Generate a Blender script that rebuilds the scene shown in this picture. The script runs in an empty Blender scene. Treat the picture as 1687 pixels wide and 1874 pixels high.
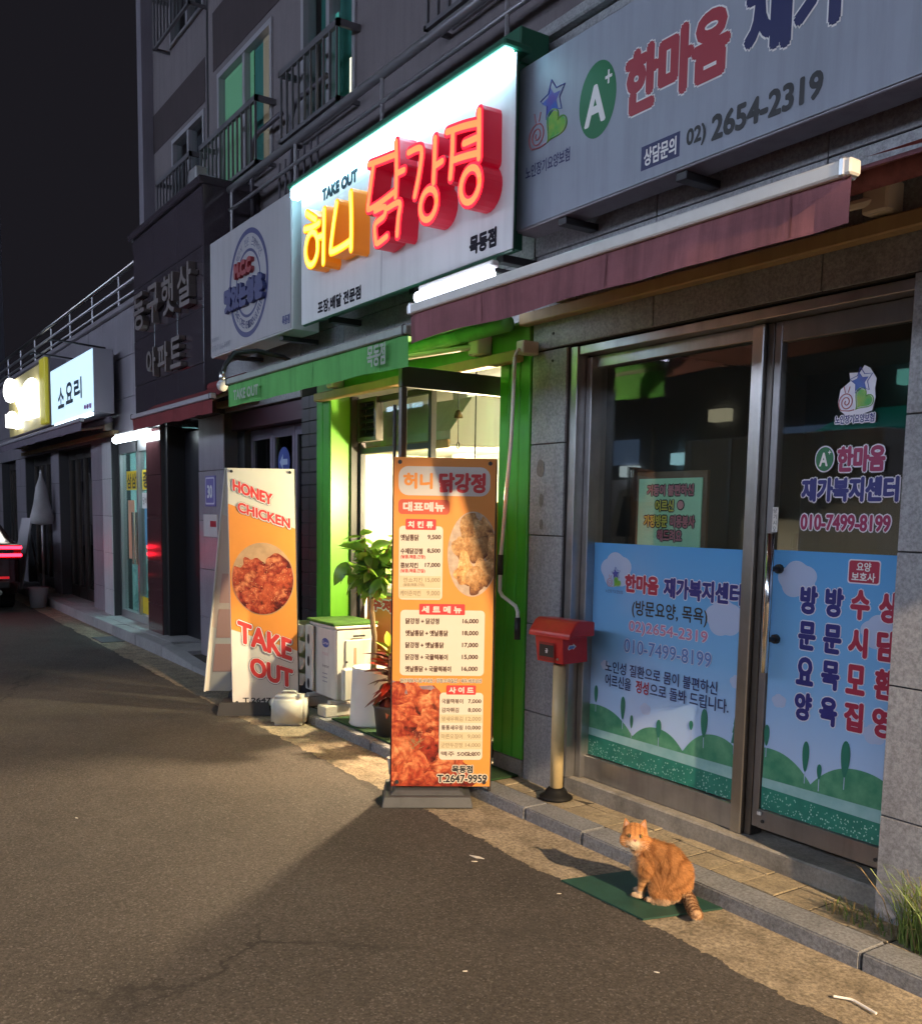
import bpy, bmesh, math, random
from mathutils import Vector, Matrix, noise
random.seed(7)
rnd = random.random
S = bpy.context.scene
COL = S.collection
R = math.radians

# ------------------------------------------------------------------ camera
cam_d = bpy.data.cameras.new('camera')
cam = bpy.data.objects.new('camera', cam_d)
COL.objects.link(cam)
yaw, pitch, roll = R(33.83), R(-6.01), R(0.97)
fw = Vector((-math.cos(yaw)*math.cos(pitch), math.sin(yaw)*math.cos(pitch), math.sin(pitch)))
rt = fw.cross(Vector((0, 0, 1))).normalized()
up = rt.cross(fw)
r2 = rt*math.cos(roll) + up*math.sin(roll)
u2 = up*math.cos(roll) - rt*math.sin(roll)
mw = Matrix((r2, u2, -fw)).transposed().to_4x4()
mw.translation = (0, 0, 1.55)
cam.matrix_world = mw
cam_d.sensor_fit = 'HORIZONTAL'
cam_d.sensor_width = 36
cam_d.lens = 37.34
cam_d.shift_y = 0.1111
cam_d.clip_start = 0.05
cam_d.clip_end = 600
S.camera = cam

# ------------------------------------------------------------------ night sky
W = bpy.data.worlds.new('World')
S.world = W
W.use_nodes = True
nt = W.node_tree
bg = nt.nodes['Background']
sky = nt.nodes.new('ShaderNodeTexSky')
sky.sky_type = 'NISHITA'
sky.sun_disc = False
sky.sun_elevation = R(-6)
sky.sun_rotation = R(120)
sky.air_density = 2.0
sky.dust_density = 4.0
mixs = nt.nodes.new('ShaderNodeMix')
mixs.data_type = 'RGBA'
mixs.inputs[0].default_value = 0.85
mixs.inputs[7].default_value = (0.20, 0.185, 0.245, 1)     # city glow in the haze
nt.links.new(sky.outputs[0], mixs.inputs[6])
nt.links.new(mixs.outputs[2], bg.inputs[0])
bg.inputs[1].default_value = 0.062

S.view_settings.view_transform = 'Standard'
S.view_settings.look = 'None'
S.view_settings.gamma = 1
S.view_settings.exposure = 0
S.cycles.use_denoising = True
S.cycles.max_bounces = 8
S.cycles.diffuse_bounces = 3
S.cycles.transparent_max_bounces = 16
S.cycles.sample_clamp_indirect = 4.0
S.cycles.caustics_reflective = False
S.cycles.caustics_refractive = False

# ------------------------------------------------------------------ materials
MATS = {}
def M(name, col=(.5, .5, .5), rough=.6, metal=0., var=0., vs=6., col2=None, cs=None, fine=0., fs=120., bump=0., bs=80.,
      spec=.5, emit=None, es=1., coat=0., streak=0., alpha=None, stain=0., sst=1.2):
    if name in MATS: return MATS[name]
    m = bpy.data.materials.new(name)
    m.use_nodes = True
    m.diffuse_color = (*col, 1)
    t = m.node_tree
    N, Lk = t.nodes.new, t.links.new
    b = t.nodes['Principled BSDF']
    b.inputs['Base Color'].default_value = (*col, 1)
    b.inputs['Roughness'].default_value = rough
    b.inputs['Metallic'].default_value = metal
    b.inputs['Specular IOR Level'].default_value = spec
    b.inputs['Coat Weight'].default_value = coat
    if emit:
        b.inputs['Emission Color'].default_value = (*emit, 1)
        b.inputs['Emission Strength'].default_value = es
    geo = N('ShaderNodeNewGeometry')
    cur = None
    def mixc(fac, a, bcol, mode='MIX'):
        mx = N('ShaderNodeMix'); mx.data_type = 'RGBA'; mx.blend_type = mode
        if hasattr(fac, 'links'): Lk(fac, mx.inputs[0])
        else: mx.inputs[0].default_value = fac
        for sock, v in ((6, a), (7, bcol)):
            if hasattr(v, 'links'): Lk(v, mx.inputs[sock])
            else: mx.inputs[sock].default_value = (*v, 1)
        return mx.outputs[2]
    def nz(scale, det=6, rgh=.6, vec=None):
        n = N('ShaderNodeTexNoise'); n.inputs['Scale'].default_value = scale
        n.inputs['Detail'].default_value = det; n.inputs['Roughness'].default_value = rgh
        Lk(vec or geo.outputs['Position'], n.inputs['Vector'])
        return n.outputs['Fac']
    def ramp(f, lo, hi):
        r = N('ShaderNodeMapRange'); r.inputs[1].default_value = lo; r.inputs[2].default_value = hi
        Lk(f, r.inputs[0]); return r.outputs[0]
    cur = col
    if col2 is not None or var:
        c2 = col2 if col2 is not None else tuple(c*(1-var) for c in col)
        f = ramp(nz(vs), .35, .65)
        cur = mixc(f, cur, c2)
    if fine:
        f = ramp(nz(fs, 3, .8), .36, .64)
        cur = mixc(f, cur, mixc(1., cur, tuple([1-fine]*3), 'MULTIPLY'))
    if stain:
        f = ramp(nz(sst, 8, .7), .5, .75)
        cur = mixc(f, cur, mixc(1., cur, tuple([1-stain]*3), 'MULTIPLY'))
    if streak:
        mp = N('ShaderNodeMapping'); mp.inputs['Scale'].default_value = (9, 9, .7)
        Lk(geo.outputs['Position'], mp.inputs[0])
        f = ramp(nz(1.5, 6, .65, mp.outputs[0]), .45, .75)
        cur = mixc(f, cur, mixc(1., cur, tuple([1-streak]*3), 'MULTIPLY'))
    if hasattr(cur, 'links'): Lk(cur, b.inputs['Base Color'])
    if bump:
        bn = N('ShaderNodeBump'); bn.inputs['Strength'].default_value = bump; bn.inputs['Distance'].default_value = .004
        Lk(nz(bs, 4, .7), bn.inputs['Height']); Lk(bn.outputs[0], b.inputs['Normal'])
    MATS[name] = m
    return m

def emissive(name, col, st):
    if name in MATS: return MATS[name]
    m = bpy.data.materials.new(name); m.use_nodes = True
    t = m.node_tree; b = t.nodes['Principled BSDF']
    b.inputs['Base Color'].default_value = (*[min(1, c) for c in col], 1)
    b.inputs['Emission Color'].default_value = (*col, 1); b.inputs['Emission Strength'].default_value = st
    MATS[name] = m
    return m

def glass(name, tint=(1, 1, 1), refl=1.0):
    if name in MATS: return MATS[name]
    m = bpy.data.materials.new(name); m.use_nodes = True
    t = m.node_tree; t.nodes.remove(t.nodes['Principled BSDF'])
    out = t.nodes['Material Output']
    tr = t.nodes.new('ShaderNodeBsdfTransparent'); tr.inputs[0].default_value = (*tint, 1)
    gl = t.nodes.new('ShaderNodeBsdfGlossy'); gl.inputs['Roughness'].default_value = .015
    lw = t.nodes.new('ShaderNodeLayerWeight'); lw.inputs[0].default_value = .5
    fr = t.nodes.new('ShaderNodeMath'); fr.operation = 'POWER'; fr.inputs[1].default_value = 5.
    t.links.new(lw.outputs['Facing'], fr.inputs[0])
    mu = t.nodes.new('ShaderNodeMath'); mu.operation = 'MULTIPLY_ADD'; mu.inputs[1].default_value = .9*refl; mu.inputs[2].default_value = .035*refl
    mx = t.nodes.new('ShaderNodeMixShader')
    t.links.new(fr.outputs[0], mu.inputs[0]); t.links.new(mu.outputs[0], mx.inputs[0])
    t.links.new(tr.outputs[0], mx.inputs[1]); t.links.new(gl.outputs[0], mx.inputs[2])
    t.links.new(mx.outputs[0], out.inputs[0])
    MATS[name] = m
    return m

def vcol(name, rough=.7, spec=.3, sub=0.):
    if name in MATS: return MATS[name]
    m = bpy.data.materials.new(name); m.use_nodes = True
    t = m.node_tree; b = t.nodes['Principled BSDF']
    a = t.nodes.new('ShaderNodeVertexColor'); a.layer_name = 'Col'
    t.links.new(a.outputs[0], b.inputs['Base Color'])
    b.inputs['Roughness'].default_value = rough; b.inputs['Specular IOR Level'].default_value = spec
    MATS[name] = m
    return m

def printed_food(name, dark, mid, hi, scale):
    """a printed photo of fried chicken: cells of crust, seams and glints"""
    if name in MATS: return MATS[name]
    m = bpy.data.materials.new(name); m.use_nodes = True
    t = m.node_tree; N, Lk = t.nodes.new, t.links.new
    b = t.nodes['Principled BSDF']; b.inputs['Roughness'].default_value = .45
    geo = N('ShaderNodeNewGeometry')
    n0 = N('ShaderNodeTexNoise'); n0.inputs['Scale'].default_value = scale*.8; n0.inputs['Detail'].default_value = 5
    Lk(geo.outputs['Position'], n0.inputs['Vector'])
    add = N('ShaderNodeMix'); add.data_type = 'RGBA'; add.blend_type = 'LINEAR_LIGHT'; add.inputs[0].default_value = .06
    Lk(geo.outputs['Position'], add.inputs[6]); Lk(n0.outputs['Color'], add.inputs[7])
    v = N('ShaderNodeTexVoronoi'); v.inputs['Scale'].default_value = scale; Lk(add.outputs[2], v.inputs['Vector'])
    r = N('ShaderNodeValToRGB'); e = r.color_ramp.elements
    e[0].position = .0; e[0].color = (*mid, 1); e[1].position = .75; e[1].color = (*dark, 1)
    k = e.new(.4); k.color = tuple((mid[i]*.8+dark[i]*.2) for i in range(3)) + (1,)
    Lk(v.outputs['Distance'], r.inputs[0])
    n2 = N('ShaderNodeTexNoise'); n2.inputs['Scale'].default_value = scale*4.5; n2.inputs['Detail'].default_value = 8; n2.inputs['Roughness'].default_value = .75
    Lk(geo.outputs['Position'], n2.inputs['Vector'])
    mr = N('ShaderNodeMapRange'); mr.inputs[1].default_value = .5; mr.inputs[2].default_value = .72; Lk(n2.outputs['Fac'], mr.inputs[0])
    mx = N('ShaderNodeMix'); mx.data_type = 'RGBA'; Lk(mr.outputs[0], mx.inputs[0]); Lk(r.outputs[0], mx.inputs[6]); mx.inputs[7].default_value = (*hi, 1)
    mr2 = N('ShaderNodeMapRange'); mr2.inputs[1].default_value = .3; mr2.inputs[2].default_value = .5; Lk(n2.outputs['Fac'], mr2.inputs[0])
    mx2 = N('ShaderNodeMix'); mx2.data_type = 'RGBA'; Lk(mr2.outputs[0], mx2.inputs[0]); mx2.inputs[6].default_value = (*dark, 1); Lk(mx.outputs[2], mx2.inputs[7])
    Lk(mx2.outputs[2], b.inputs['Base Color'])
    MATS[name] = m
    return m

granite = M('granite', (.40, .41, .44), .5, fine=.42, fs=65, var=.12, vs=3, streak=.25, bump=.15, bs=150)
granite_d = M('granite_dark', (.075, .06, .075), .12, fine=.3, fs=120, var=.2, vs=4, spec=.6)
granite_r = M('granite_red', (.12, .05, .055), .10, fine=.3, fs=120, var=.2, vs=4, spec=.6)
granite_p = M('granite_purple', (.36, .33, .38), .3, fine=.3, fs=140, var=.15, vs=3, streak=.2)
tower_paint = M('tower_paint', (.19, .165, .178), .85, var=.12, vs=1.2, fine=.1, fs=60, streak=.18)
tower_brown = M('tower_brown', (.055, .04, .045), .85, var=.15, vs=2, streak=.2)
joint_m = M('joint_mortar', (.06, .06, .065), .9)
asphalt = M('asphalt', (.112, .099, .088), .85, fine=.55, fs=85, var=.25, vs=1.1, stain=.35, sst=.7, bump=1., bs=95, spec=.3)
def weather_asphalt(m):
    t = m.node_tree; N, Lk = t.nodes.new, t.links.new
    b = t.nodes['Principled BSDF']; src = b.inputs['Base Color'].links[0].from_socket
    geo = N('ShaderNodeNewGeometry')
    def noise_(sc, det=5, r=.6):
        n = N('ShaderNodeTexNoise'); n.inputs['Scale'].default_value = sc; n.inputs['Detail'].default_value = det; n.inputs['Roughness'].default_value = r; Lk(geo.outputs[0], n.inputs[0]); return n
    def rng(f, a, b_, c=0., d=1.):
        r = N('ShaderNodeMapRange'); r.inputs[1].default_value = a; r.inputs[2].default_value = b_; r.inputs[3].default_value = c; r.inputs[4].default_value = d; Lk(f, r.inputs[0]); return r.outputs[0]
    def mul(f, a, col):
        x = N('ShaderNodeMix'); x.data_type = 'RGBA'; Lk(f, x.inputs[0]); Lk(a, x.inputs[6]); x.inputs[7].default_value = (*col, 1); return x.outputs[2]
    v = N('ShaderNodeTexVoronoi'); v.inputs['Scale'].default_value = 150; Lk(geo.outputs[0], v.inputs['Vector'])
    sep = N('ShaderNodeSeparateColor'); Lk(v.outputs['Color'], sep.inputs[0])
    cur = mul(rng(sep.outputs[0], .90, .94, 0., .28), src, (.26, .245, .225))       # pale aggregate chips
    cur = mul(rng(sep.outputs[1], .84, .90, 0., .30), cur, (.035, .033, .032))
    w = noise_(2.2, 6, .7); mx = N('ShaderNodeMix'); mx.data_type = 'RGBA'; mx.blend_type = 'LINEAR_LIGHT'; mx.inputs[0].default_value = .22; Lk(geo.outputs[0], mx.inputs[6]); Lk(w.outputs['Color'], mx.inputs[7])
    c = N('ShaderNodeTexVoronoi'); c.feature = 'DISTANCE_TO_EDGE'; c.inputs['Scale'].default_value = .42; Lk(mx.outputs[2], c.inputs['Vector'])
    mask = noise_(.55, 2).outputs[0]; ml = N('ShaderNodeMath'); ml.operation = 'MULTIPLY'; Lk(rng(c.outputs['Distance'], .002, .007, .75, 0.), ml.inputs[0]); Lk(rng(mask, .5, .6), ml.inputs[1])
    cur = mul(ml.outputs[0], cur, (.022, .020, .019))                                   # hairline cracks
    cur = mul(rng(noise_(1.6, 3).outputs[0], .62, .72, 0., .45), cur, (.045, .042, .040))  # old oil and damp stains
    Lk(cur, b.inputs['Base Color'])
weather_asphalt(asphalt)
concrete_g = M('gutter_concrete', (.46, .38, .27), .9, fine=.6, fs=55, col2=(.29, .235, .16), vs=7, stain=.6, sst=9, bump=1., bs=60)
concrete = M('concrete', (.36, .335, .29), .9, fine=.3, fs=60, var=.3, vs=6, stain=.5, sst=5, bump=.3, bs=90)
kerb_m = M('kerb_granite', (.29, .30, .32), .75, fine=.5, fs=75, var=.2, vs=5, stain=.3, sst=3, bump=.25, bs=160)
tile_m = M('paving_tile', (.43, .355, .235), .88, fine=.45, fs=70, var=.25, vs=7, stain=.35, sst=5, bump=.3, bs=120)
slab_m = M('pale_slab', (.42, .42, .43), .7, fine=.25, fs=100, var=.2, vs=3, stain=.3, sst=2)
soil = M('joint_soil', (.05, .042, .032), .95, var=.3, vs=30)
steel = M('stainless', (.50, .49, .48), .28, 1., var=.15, vs=8, streak=.15)
steel_d = M('brown_steel', (.16, .145, .135), .38, .8, var=.2, vs=8, streak=.2)
alum = M('aluminium', (.62, .62, .64), .35, .9)
black = M('black_plastic', (.018, .018, .020), .5)
dark_m = M('dark_metal', (.05, .05, .055), .45, .5)
white_p = M('white_plastic', (.74, .73, .70), .4, var=.1, vs=5, stain=.2, sst=4)
white_panel = M('white_sign_panel', (.78, .78, .80), .4, var=.05, vs=2, streak=.10)
blue_panel = M('weathered_sign_panel', (.31, .35, .43), .5, var=.1, vs=2, streak=.16)
green_paint = M('green_paint', (.065, .42, .03), .42, var=.15, vs=3, streak=.2)
green_box = M('green_sign_frame', (.012, .10, .055), .45)
green_cloth = M('green_awning', (.14, .52, .13), .8, var=.2, vs=3, streak=.25, fine=.1, fs=300)
maroon_cloth = M('maroon_awning', (.34, .13, .15), .85, var=.3, vs=4, streak=.5, fine=.12, fs=300)
red_cloth = M('red_awning', (.22, .03, .035), .85, var=.2, vs=3)
tan_m = M('tan_beam', (.42, .30, .15), .6, var=.15, vs=4, streak=.2)
cream_wall = M('cream_wall', (.82, .78, .66), .7, var=.06, vs=2)
turf_m = M('turf', (.03, .10, .03), .95, fine=.6, fs=200, var=.3, vs=10, bump=.8, bs=260)
glass_c = glass('clear_glass', (.86, .92, .90), 1.0)
glass_dk = glass('dark_glass', (.30, .33, .34), 1.3)
glass_w = glass('window_glass', (.88, .92, .91), 1.7)
rubber = M('rubber', (.02, .02, .02), .8)

# ------------------------------------------------------------------ mesh builder
class MB:
    def __init__(s): s.v = []; s.f = []; s.smooth = False; s.cols = None
    def quad(s, a, b, c, d):
        n = len(s.v); s.v += [tuple(a), tuple(b), tuple(c), tuple(d)]; s.f.append((n, n+1, n+2, n+3)); return s
    def poly(s, pts):
        n = len(s.v); s.v += [tuple(p) for p in pts]; s.f.append(tuple(range(n, n+len(pts)))); return s
    def box(s, x0, x1, y0, y1, z0, z1, ch=0.):
        if ch <= 0:
            n = len(s.v)
            s.v += [(x0,y0,z0),(x1,y0,z0),(x1,y1,z0),(x0,y1,z0),(x0,y0,z1),(x1,y0,z1),(x1,y1,z1),(x0,y1,z1)]
            s.f += [tuple(n+i for i in q) for q in ((3,2,1,0),(4,5,6,7),(0,1,5,4),(1,2,6,5),(2,3,7,6),(3,0,4,7))]
            return s
        bm = bmesh.new(); bmesh.ops.create_cube(bm, size=1)
        for v in bm.verts:
            v.co = Vector(((x0+x1)/2+v.co.x*(x1-x0), (y0+y1)/2+v.co.y*(y1-y0), (z0+z1)/2+v.co.z*(z1-z0)))
        bmesh.ops.bevel(bm, geom=bm.edges[:], offset=ch, segments=2 if ch > .012 else 1, affect='EDGES', profile=.5)
        s.add_bm(bm); bm.free(); return s
    def add_bm(s, bm):
        n = len(s.v); bm.verts.index_update()
        s.v += [tuple(v.co) for v in bm.verts]
        s.f += [tuple(n+v.index for v in f.verts) for f in bm.faces]
    def prism(s, pts, d):
        """closed polygon pts (3-D) extruded by vector d"""
        n = len(s.v); k = len(pts); d = Vector(d)
        s.v += [tuple(p) for p in pts] + [tuple(Vector(p)+d) for p in pts]
        s.f.append(tuple(range(n, n+k))); s.f.append(tuple(range(n+2*k-1, n+k-1, -1)))
        for i in range(k):
            j = (i+1) % k; s.f.append((n+i, n+k+i, n+k+j, n+j))
        return s
    def tube(s, path, r, n=8, caps=True):
        P = [Vector(p) for p in path]; k = len(P)
        rr = r if isinstance(r, (list, tuple)) else [r]*k
        base = len(s.v); ref = Vector((0, 0, 1))
        d0 = (P[1]-P[0]).normalized()
        if abs(d0.dot(ref)) > .95: ref = Vector((1, 0, 0))
        prev = None
        for i in range(k):
            d = (P[min(i+1, k-1)]-P[max(i-1, 0)]).normalized()
            a = prev if prev is not None else ref
            a = (a - d*a.dot(d)).normalized(); b = d.cross(a); prev = a
            for j in range(n):
                t = 2*math.pi*j/n
                s.v.append(tuple(P[i] + (a*math.cos(t)+b*math.sin(t))*rr[i]))
        for i in range(k-1):
            for j in range(n):
                q = (j+1) % n
                s.f.append((base+i*n+j, base+i*n+q, base+(i+1)*n+q, base+(i+1)*n+j))
        if caps:
            s.f.append(tuple(base+j for j in reversed(range(n)))); s.f.append(tuple(base+(k-1)*n+j for j in range(n)))
        return s
    def lathe(s, prof, c=(0, 0, 0), n=20):
        base = len(s.v)
        for r, z in prof:
            for j in range(n):
                t = 2*math.pi*j/n; s.v.append((c[0]+r*math.cos(t), c[1]+r*math.sin(t), c[2]+z))
        k = len(prof)
        for i in range(k-1):
            for j in range(n):
                q = (j+1) % n
                s.f.append((base+i*n+j, base+i*n+q, base+(i+1)*n+q, base+(i+1)*n+j))
        if prof[0][0] > 1e-5: s.f.append(tuple(base+j for j in reversed(range(n))))
        if prof[-1][0] > 1e-5: s.f.append(tuple(base+(k-1)*n+j for j in range(n)))
        return s
    def sphere(s, c, r, n=14, m=8):
        r = r if isinstance(r, (tuple, list)) else (r, r, r)
        base = len(s.v)
        for i in range(m+1):
            a = math.pi*i/m
            for j in range(n):
                t = 2*math.pi*j/n
                s.v.append((c[0]+r[0]*math.sin(a)*math.cos(t), c[1]+r[1]*math.sin(a)*math.sin(t), c[2]-r[2]*math.cos(a)))
        for i in range(m):
            for j in range(n):
                q = (j+1) % n
                s.f.append((base+i*n+j, base+i*n+q, base+(i+1)*n+q, base+(i+1)*n+j))
        return s

def mesh_of(mb, mat, name, off=(0, 0, 0)):
    me = bpy.data.meshes.new(name)
    ox, oy, oz = off
    me.from_pydata([(x-ox, y-oy, z-oz) for x, y, z in mb.v], [], mb.f)
    if mat: me.materials.append(mat)
    if mb.smooth: me.polygons.foreach_set('use_smooth', [True]*len(me.polygons))
    me.validate()
    return me

def wloc(o):
    v = Vector(o.location)
    while o.parent: o = o.parent; v += Vector(o.location)
    return v

def obj(name, mb, mat, parent=None, smooth=False):
    if smooth: mb.smooth = True
    off = wloc(parent) if parent else (0, 0, 0)
    o = bpy.data.objects.new(name, mesh_of(mb, mat, name, off))
    COL.objects.link(o)
    if parent: o.parent = parent
    return o

def tag(o, label=None, cat=None, group=None, kind=None):
    if label: o['label'] = label
    if cat: o['category'] = cat
    if group: o['group'] = group
    if kind: o['kind'] = kind
    return o

def thing(name, label, cat, loc=(0, 0, 0), group=None, kind=None):
    o = bpy.data.objects.new(name, None); COL.objects.link(o); o.location = loc
    o.empty_display_size = .1
    return tag(o, label, cat, group, kind)

def struct(name, mb, mat):
    return tag(obj(name, mb, mat), kind='structure')

# ------------------------------------------------------------------ flat print and lettering on a plane
class Frame:
    def __init__(s, o, u, v): s.o = Vector(o); s.u = Vector(u); s.v = Vector(v); s.n = s.u.cross(s.v)
    def p(s, a, b, d=0.): return s.o + s.u*a + s.v*b + s.n*d
def wallframe(y): return Frame((0, y, 0), (1, 0, 0), (0, 0, 1))     # a=X, b=Z, facing the street

def patch(name, pts, fr, d, mat, parent): return obj(name, MB().poly([fr.p(a, b, d) for a, b in pts]), mat, parent)
def ell(cu, cv, ru, rv, n=40, a0=0): return [(cu+ru*math.cos(a0+2*math.pi*i/n), cv+rv*math.sin(a0+2*math.pi*i/n)) for i in range(n)]
def rrect(u0, v0, u1, v1, r, k=5):
    out = []
    for cx, cy, a in ((u1-r, v1-r, 0), (u0+r, v1-r, 90), (u0+r, v0+r, 180), (u1-r, v0+r, 270)):
        for i in range(k+1):
            t = R(a+90*i/k); out.append((cx+r*math.cos(t), cy+r*math.sin(t)))
    return out
def rect(u0, v0, u1, v1): return [(u0, v0), (u1, v0), (u1, v1), (u0, v1)]
def cloud_pts(cu, cv, r):
    pts = []
    for i in range(48):
        t = 2*math.pi*i/48
        k = 1+.16*abs(math.sin(2.5*t+.4))
        pts.append((cu+r*k*math.cos(t), cv+.8*r*k*math.sin(t)))
    return pts

TEXTS = []
def lettering(s, fr, box, mat, parent, bold=0., halo=0., halo_mat=None, d=.0015, slope=0., name='lettering', depth=0.):
    TEXTS.append((s, fr, box, mat, parent, bold, halo, halo_mat, d, slope, name, depth))

def build_texts():
    cache = {}
    for t in TEXTS:
        if t[0] not in cache:
            c = bpy.data.curves.new('text', 'FONT'); c.body = t[0]; c.size = 1; c.resolution_u = 3
            o = bpy.data.objects.new('text', c); COL.objects.link(o); cache[t[0]] = o
    bpy.context.view_layer.update()
    dg = bpy.context.evaluated_depsgraph_get()
    raw = {}
    for k, o in cache.items():
        me = bpy.data.meshes.new_from_object(o.evaluated_get(dg))
        vs = [(v.co.x, v.co.y) for v in me.vertices]
        xs = [v[0] for v in vs]; ys = [v[1] for v in vs]
        x0, x1, y0, y1 = min(xs), max(xs), min(ys), max(ys)
        raw[k] = ([((x-x0)/(x1-x0), (y-y0)/max(1e-6, (y1-y0))) for x, y in vs], [tuple(p.vertices) for p in me.polygons])
        bpy.data.meshes.remove(me)
    for o in cache.values():
        c = o.data; bpy.data.objects.remove(o); bpy.data.curves.remove(c)
    for s, fr, (u0, v0, u1, v1), mat, parent, bold, halo, hm, d, slope, name, depth in TEXTS:
        vs, fs = raw[s]
        def build(rad, dd, step):
            mb = MB()
            k = 1 if rad <= 0 else 9
            b = bold
            for i in range(k):
                du = dv = 0
                if i: du = rad*math.cos(2*math.pi*i/8); dv = rad*math.sin(2*math.pi*i/8)
                n = len(mb.v)
                for x, y in vs:
                    a = u0+b+x*(u1-u0-2*b)+du; w = v0+b+y*(v1-v0-2*b)+dv + slope*(x*(u1-u0))
                    mb.v.append(tuple(fr.p(a, w, dd+i*step)))
                mb.f += [tuple(n+q for q in f) for f in fs]
            return mb
        o = obj(name, build(bold, d+depth+(.001 if halo else 0), 4e-5), mat, parent)
        if depth:      # letters that stand off the panel: give them sides
            md = o.modifiers.new('thickness', 'SOLIDIFY'); md.thickness = depth; md.offset = -1
        if halo: obj(name+'_outline', build(bold+halo, d, 4e-5), hm, parent)

ink_navy = M('navy_print', (.02, .025, .11), .4)
ink_red = M('red_print', (.42, .02, .04), .4)
ink_black = M('black_print', (.02, .02, .025), .45)
ink_white = M('white_print', (.78, .78, .78), .4)
ink_green = M('green_print', (.015, .16, .06), .4)
ink_pink = M('magenta_print', (.32, .02, .10), .4)
ink_grey = M('grey_print', (.25, .25, .30), .5)

# ------------------------------------------------------------------ ground
struct('ground', MB().quad((-250, -200, -.012), (120, -200, -.012), (120, 200, -.012), (-250, 200, -.012)), M('far_ground', (.06, .058, .055), .9, var=.3, vs=.4))
road = MB()
edge = []
x = -60.
while x < 6:
    edge.append((x, 2.555 + .030*noise.noise((x*2.3, 3, 0)) + .022*noise.noise((x*9, 1, 0)) + .016*noise.noise((x*37, 7, 0)) + .012*noise.noise((x*95, 2, 0))
                 + (.0 if x > -8 else .09*min(1, (-8-x)/8)))); x += .009 if x > -7 else (.04 if x > -14 else .3)
for (xa, ya), (xb, yb) in zip(edge[:-1], edge[1:]):
    road.quad((xa, 2.2, .006), (xb, 2.2, .006), (xb, yb, .006), (xa, ya, .006))
road.quad((-60, -5.2, .006), (6.03, -5.2, .006), (6.03, 2.2, .006), (-60, 2.2, .006))
road.quad((6.03, -5.2, .006), (40, -5.2, .006), (40, 2.57, .006), (6.03, 2.57, .006))
struct('road', road, asphalt)
struct('gutter', MB().quad((-60, 2.3, 0), (40, 2.3, 0), (40, 2.93, 0), (-60, 2.93, 0)), concrete_g)
def kz(x):      # height of the kerb top along the street
    if x < -9.9: return .125
    if x < -8.7: return .125 - .095*(x+9.9)/1.2
    if x < -7.2: return .03
    if x < -6.8: return .03 + .035*(x+7.2)/.4
    return .065
kerb = thing('kerb', None, None, (-4, 3, 0), kind='structure')
joints = [-24+1.0*i for i in range(18)] + [-6.25, -5.4, -4.55, -3.75, -3.31, -1.85, -.85, .2, 1.3]
for a, b in zip(joints[:-1], joints[1:]):
    dz = random.uniform(-.002, .002); dy = random.uniform(-.003, .003)
    bm = bmesh.new(); bmesh.ops.create_cube(bm, size=1)
    for v in bm.verts:
        X = a+.004 if v.co.x < 0 else b-.004
        v.co = Vector((X, (2.925+dy) if v.co.y < 0 else 3.078, -.05 if v.co.z < 0 else kz(X)+dz))
    bmesh.ops.bevel(bm, geom=bm.edges[:], offset=.006, segments=2, affect='EDGES')
    mb = MB(); mb.add_bm(bm); bm.free()
    obj('kerb_stone', mb, kerb_m if b > -7 else slab_m, kerb)
side = tag(obj('sidewalk', MB().box(-24, 1.4, 3.079, 3.52, -.05, .0595), soil), kind='structure')
x = -6.9
k = 0
while x < .6:                                   # small square pavers in one row plus a cut row at the wall
    w = .163
    for (y0, y1) in ((3.084, 3.238), (3.244, 3.31)):
        dz = random.uniform(-.003, .003)
        c = [(x+.004, y0, .063+dz), (x+w-.004, y0, .063+dz+random.uniform(-.002, .002)), (x+w-.004, y1, .063+dz), (x+.004, y1, .063+dz)]
        bm = bmesh.new()
        t = [bm.verts.new(p) for p in c]; bt = [bm.verts.new((p[0], p[1], .045)) for p in c]
        bm.faces.new(t)
        for i in range(4): bm.faces.new((bt[i], bt[(i+1) % 4], t[(i+1) % 4], t[i]))
        bmesh.ops.bevel(bm, geom=[e for e in bm.edges if all(v in t for v in e.verts)], offset=.0015, segments=1, affect='EDGES')
        mb = MB(); mb.add_bm(bm); bm.free()
        obj('paving_tile', mb, tile_m, side)
    x += w; k += 1
for i in range(28):                             # pale granite slabs further along
    x0 = -24 + i*.6
    if x0 > -7.4: break
    z = min(kz(x0), kz(x0+.6))
    obj('granite_slab', MB().box(x0+.006, x0+.594, 3.084, 3.5, .02 if z < .05 else .05, max(z, .056)+random.uniform(-.002, .003), .004), slab_m, side)

# far side of the street (behind the camera; seen in the window glass)
struct('far_pavement', MB().box(-40, 25, -7, -5.2, -.05, .12), slab_m)

# ------------------------------------------------------------------ the apartment building with its shop podium
bld = thing('apartment_building', 'grey apartment building with granite shop podium and dark entrance pier', 'building', (-8, 4, 0))
ZR = [.075, .46, .95, 1.44, 1.93, 2.42, 2.92, 3.42, 3.98]
def backing(x0, x1, z0, z1, y=3.262, y1=3.5): obj('wall', MB().box(x0, x1, y, y1, z0, z1), joint_m, bld)
def panels(x0, x1, z0, z1, mat=granite, w=.86, y=3.25, off=0.):
    backing(x0, x1, z0, z1, y+.012, y+.25)
    cols = [x0]
    n = max(1, round((x1-x0)/w))
    cols = [x0+(x1-x0)*i/n for i in range(n+1)]
    rows = [z0]+[z for z in ZR if z0+.12 < z < z1-.12]+[z1]
    for a, b in zip(cols[:-1], cols[1:]):
        for c, d in zip(rows[:-1], rows[1:]):
            e = random.uniform(-.0015, .0015)
            obj('granite_panel', MB().box(a+.003, b-.003, y+e, y+.03, c+.003, d-.003, .002), mat, bld)
panels(-4.195, -3.905, .052, 2.42)                # pier between the two shops
panels(-2.005, 1.2, .052, 2.42, w=.9, y=3.235)    # right-hand pillar
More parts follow.
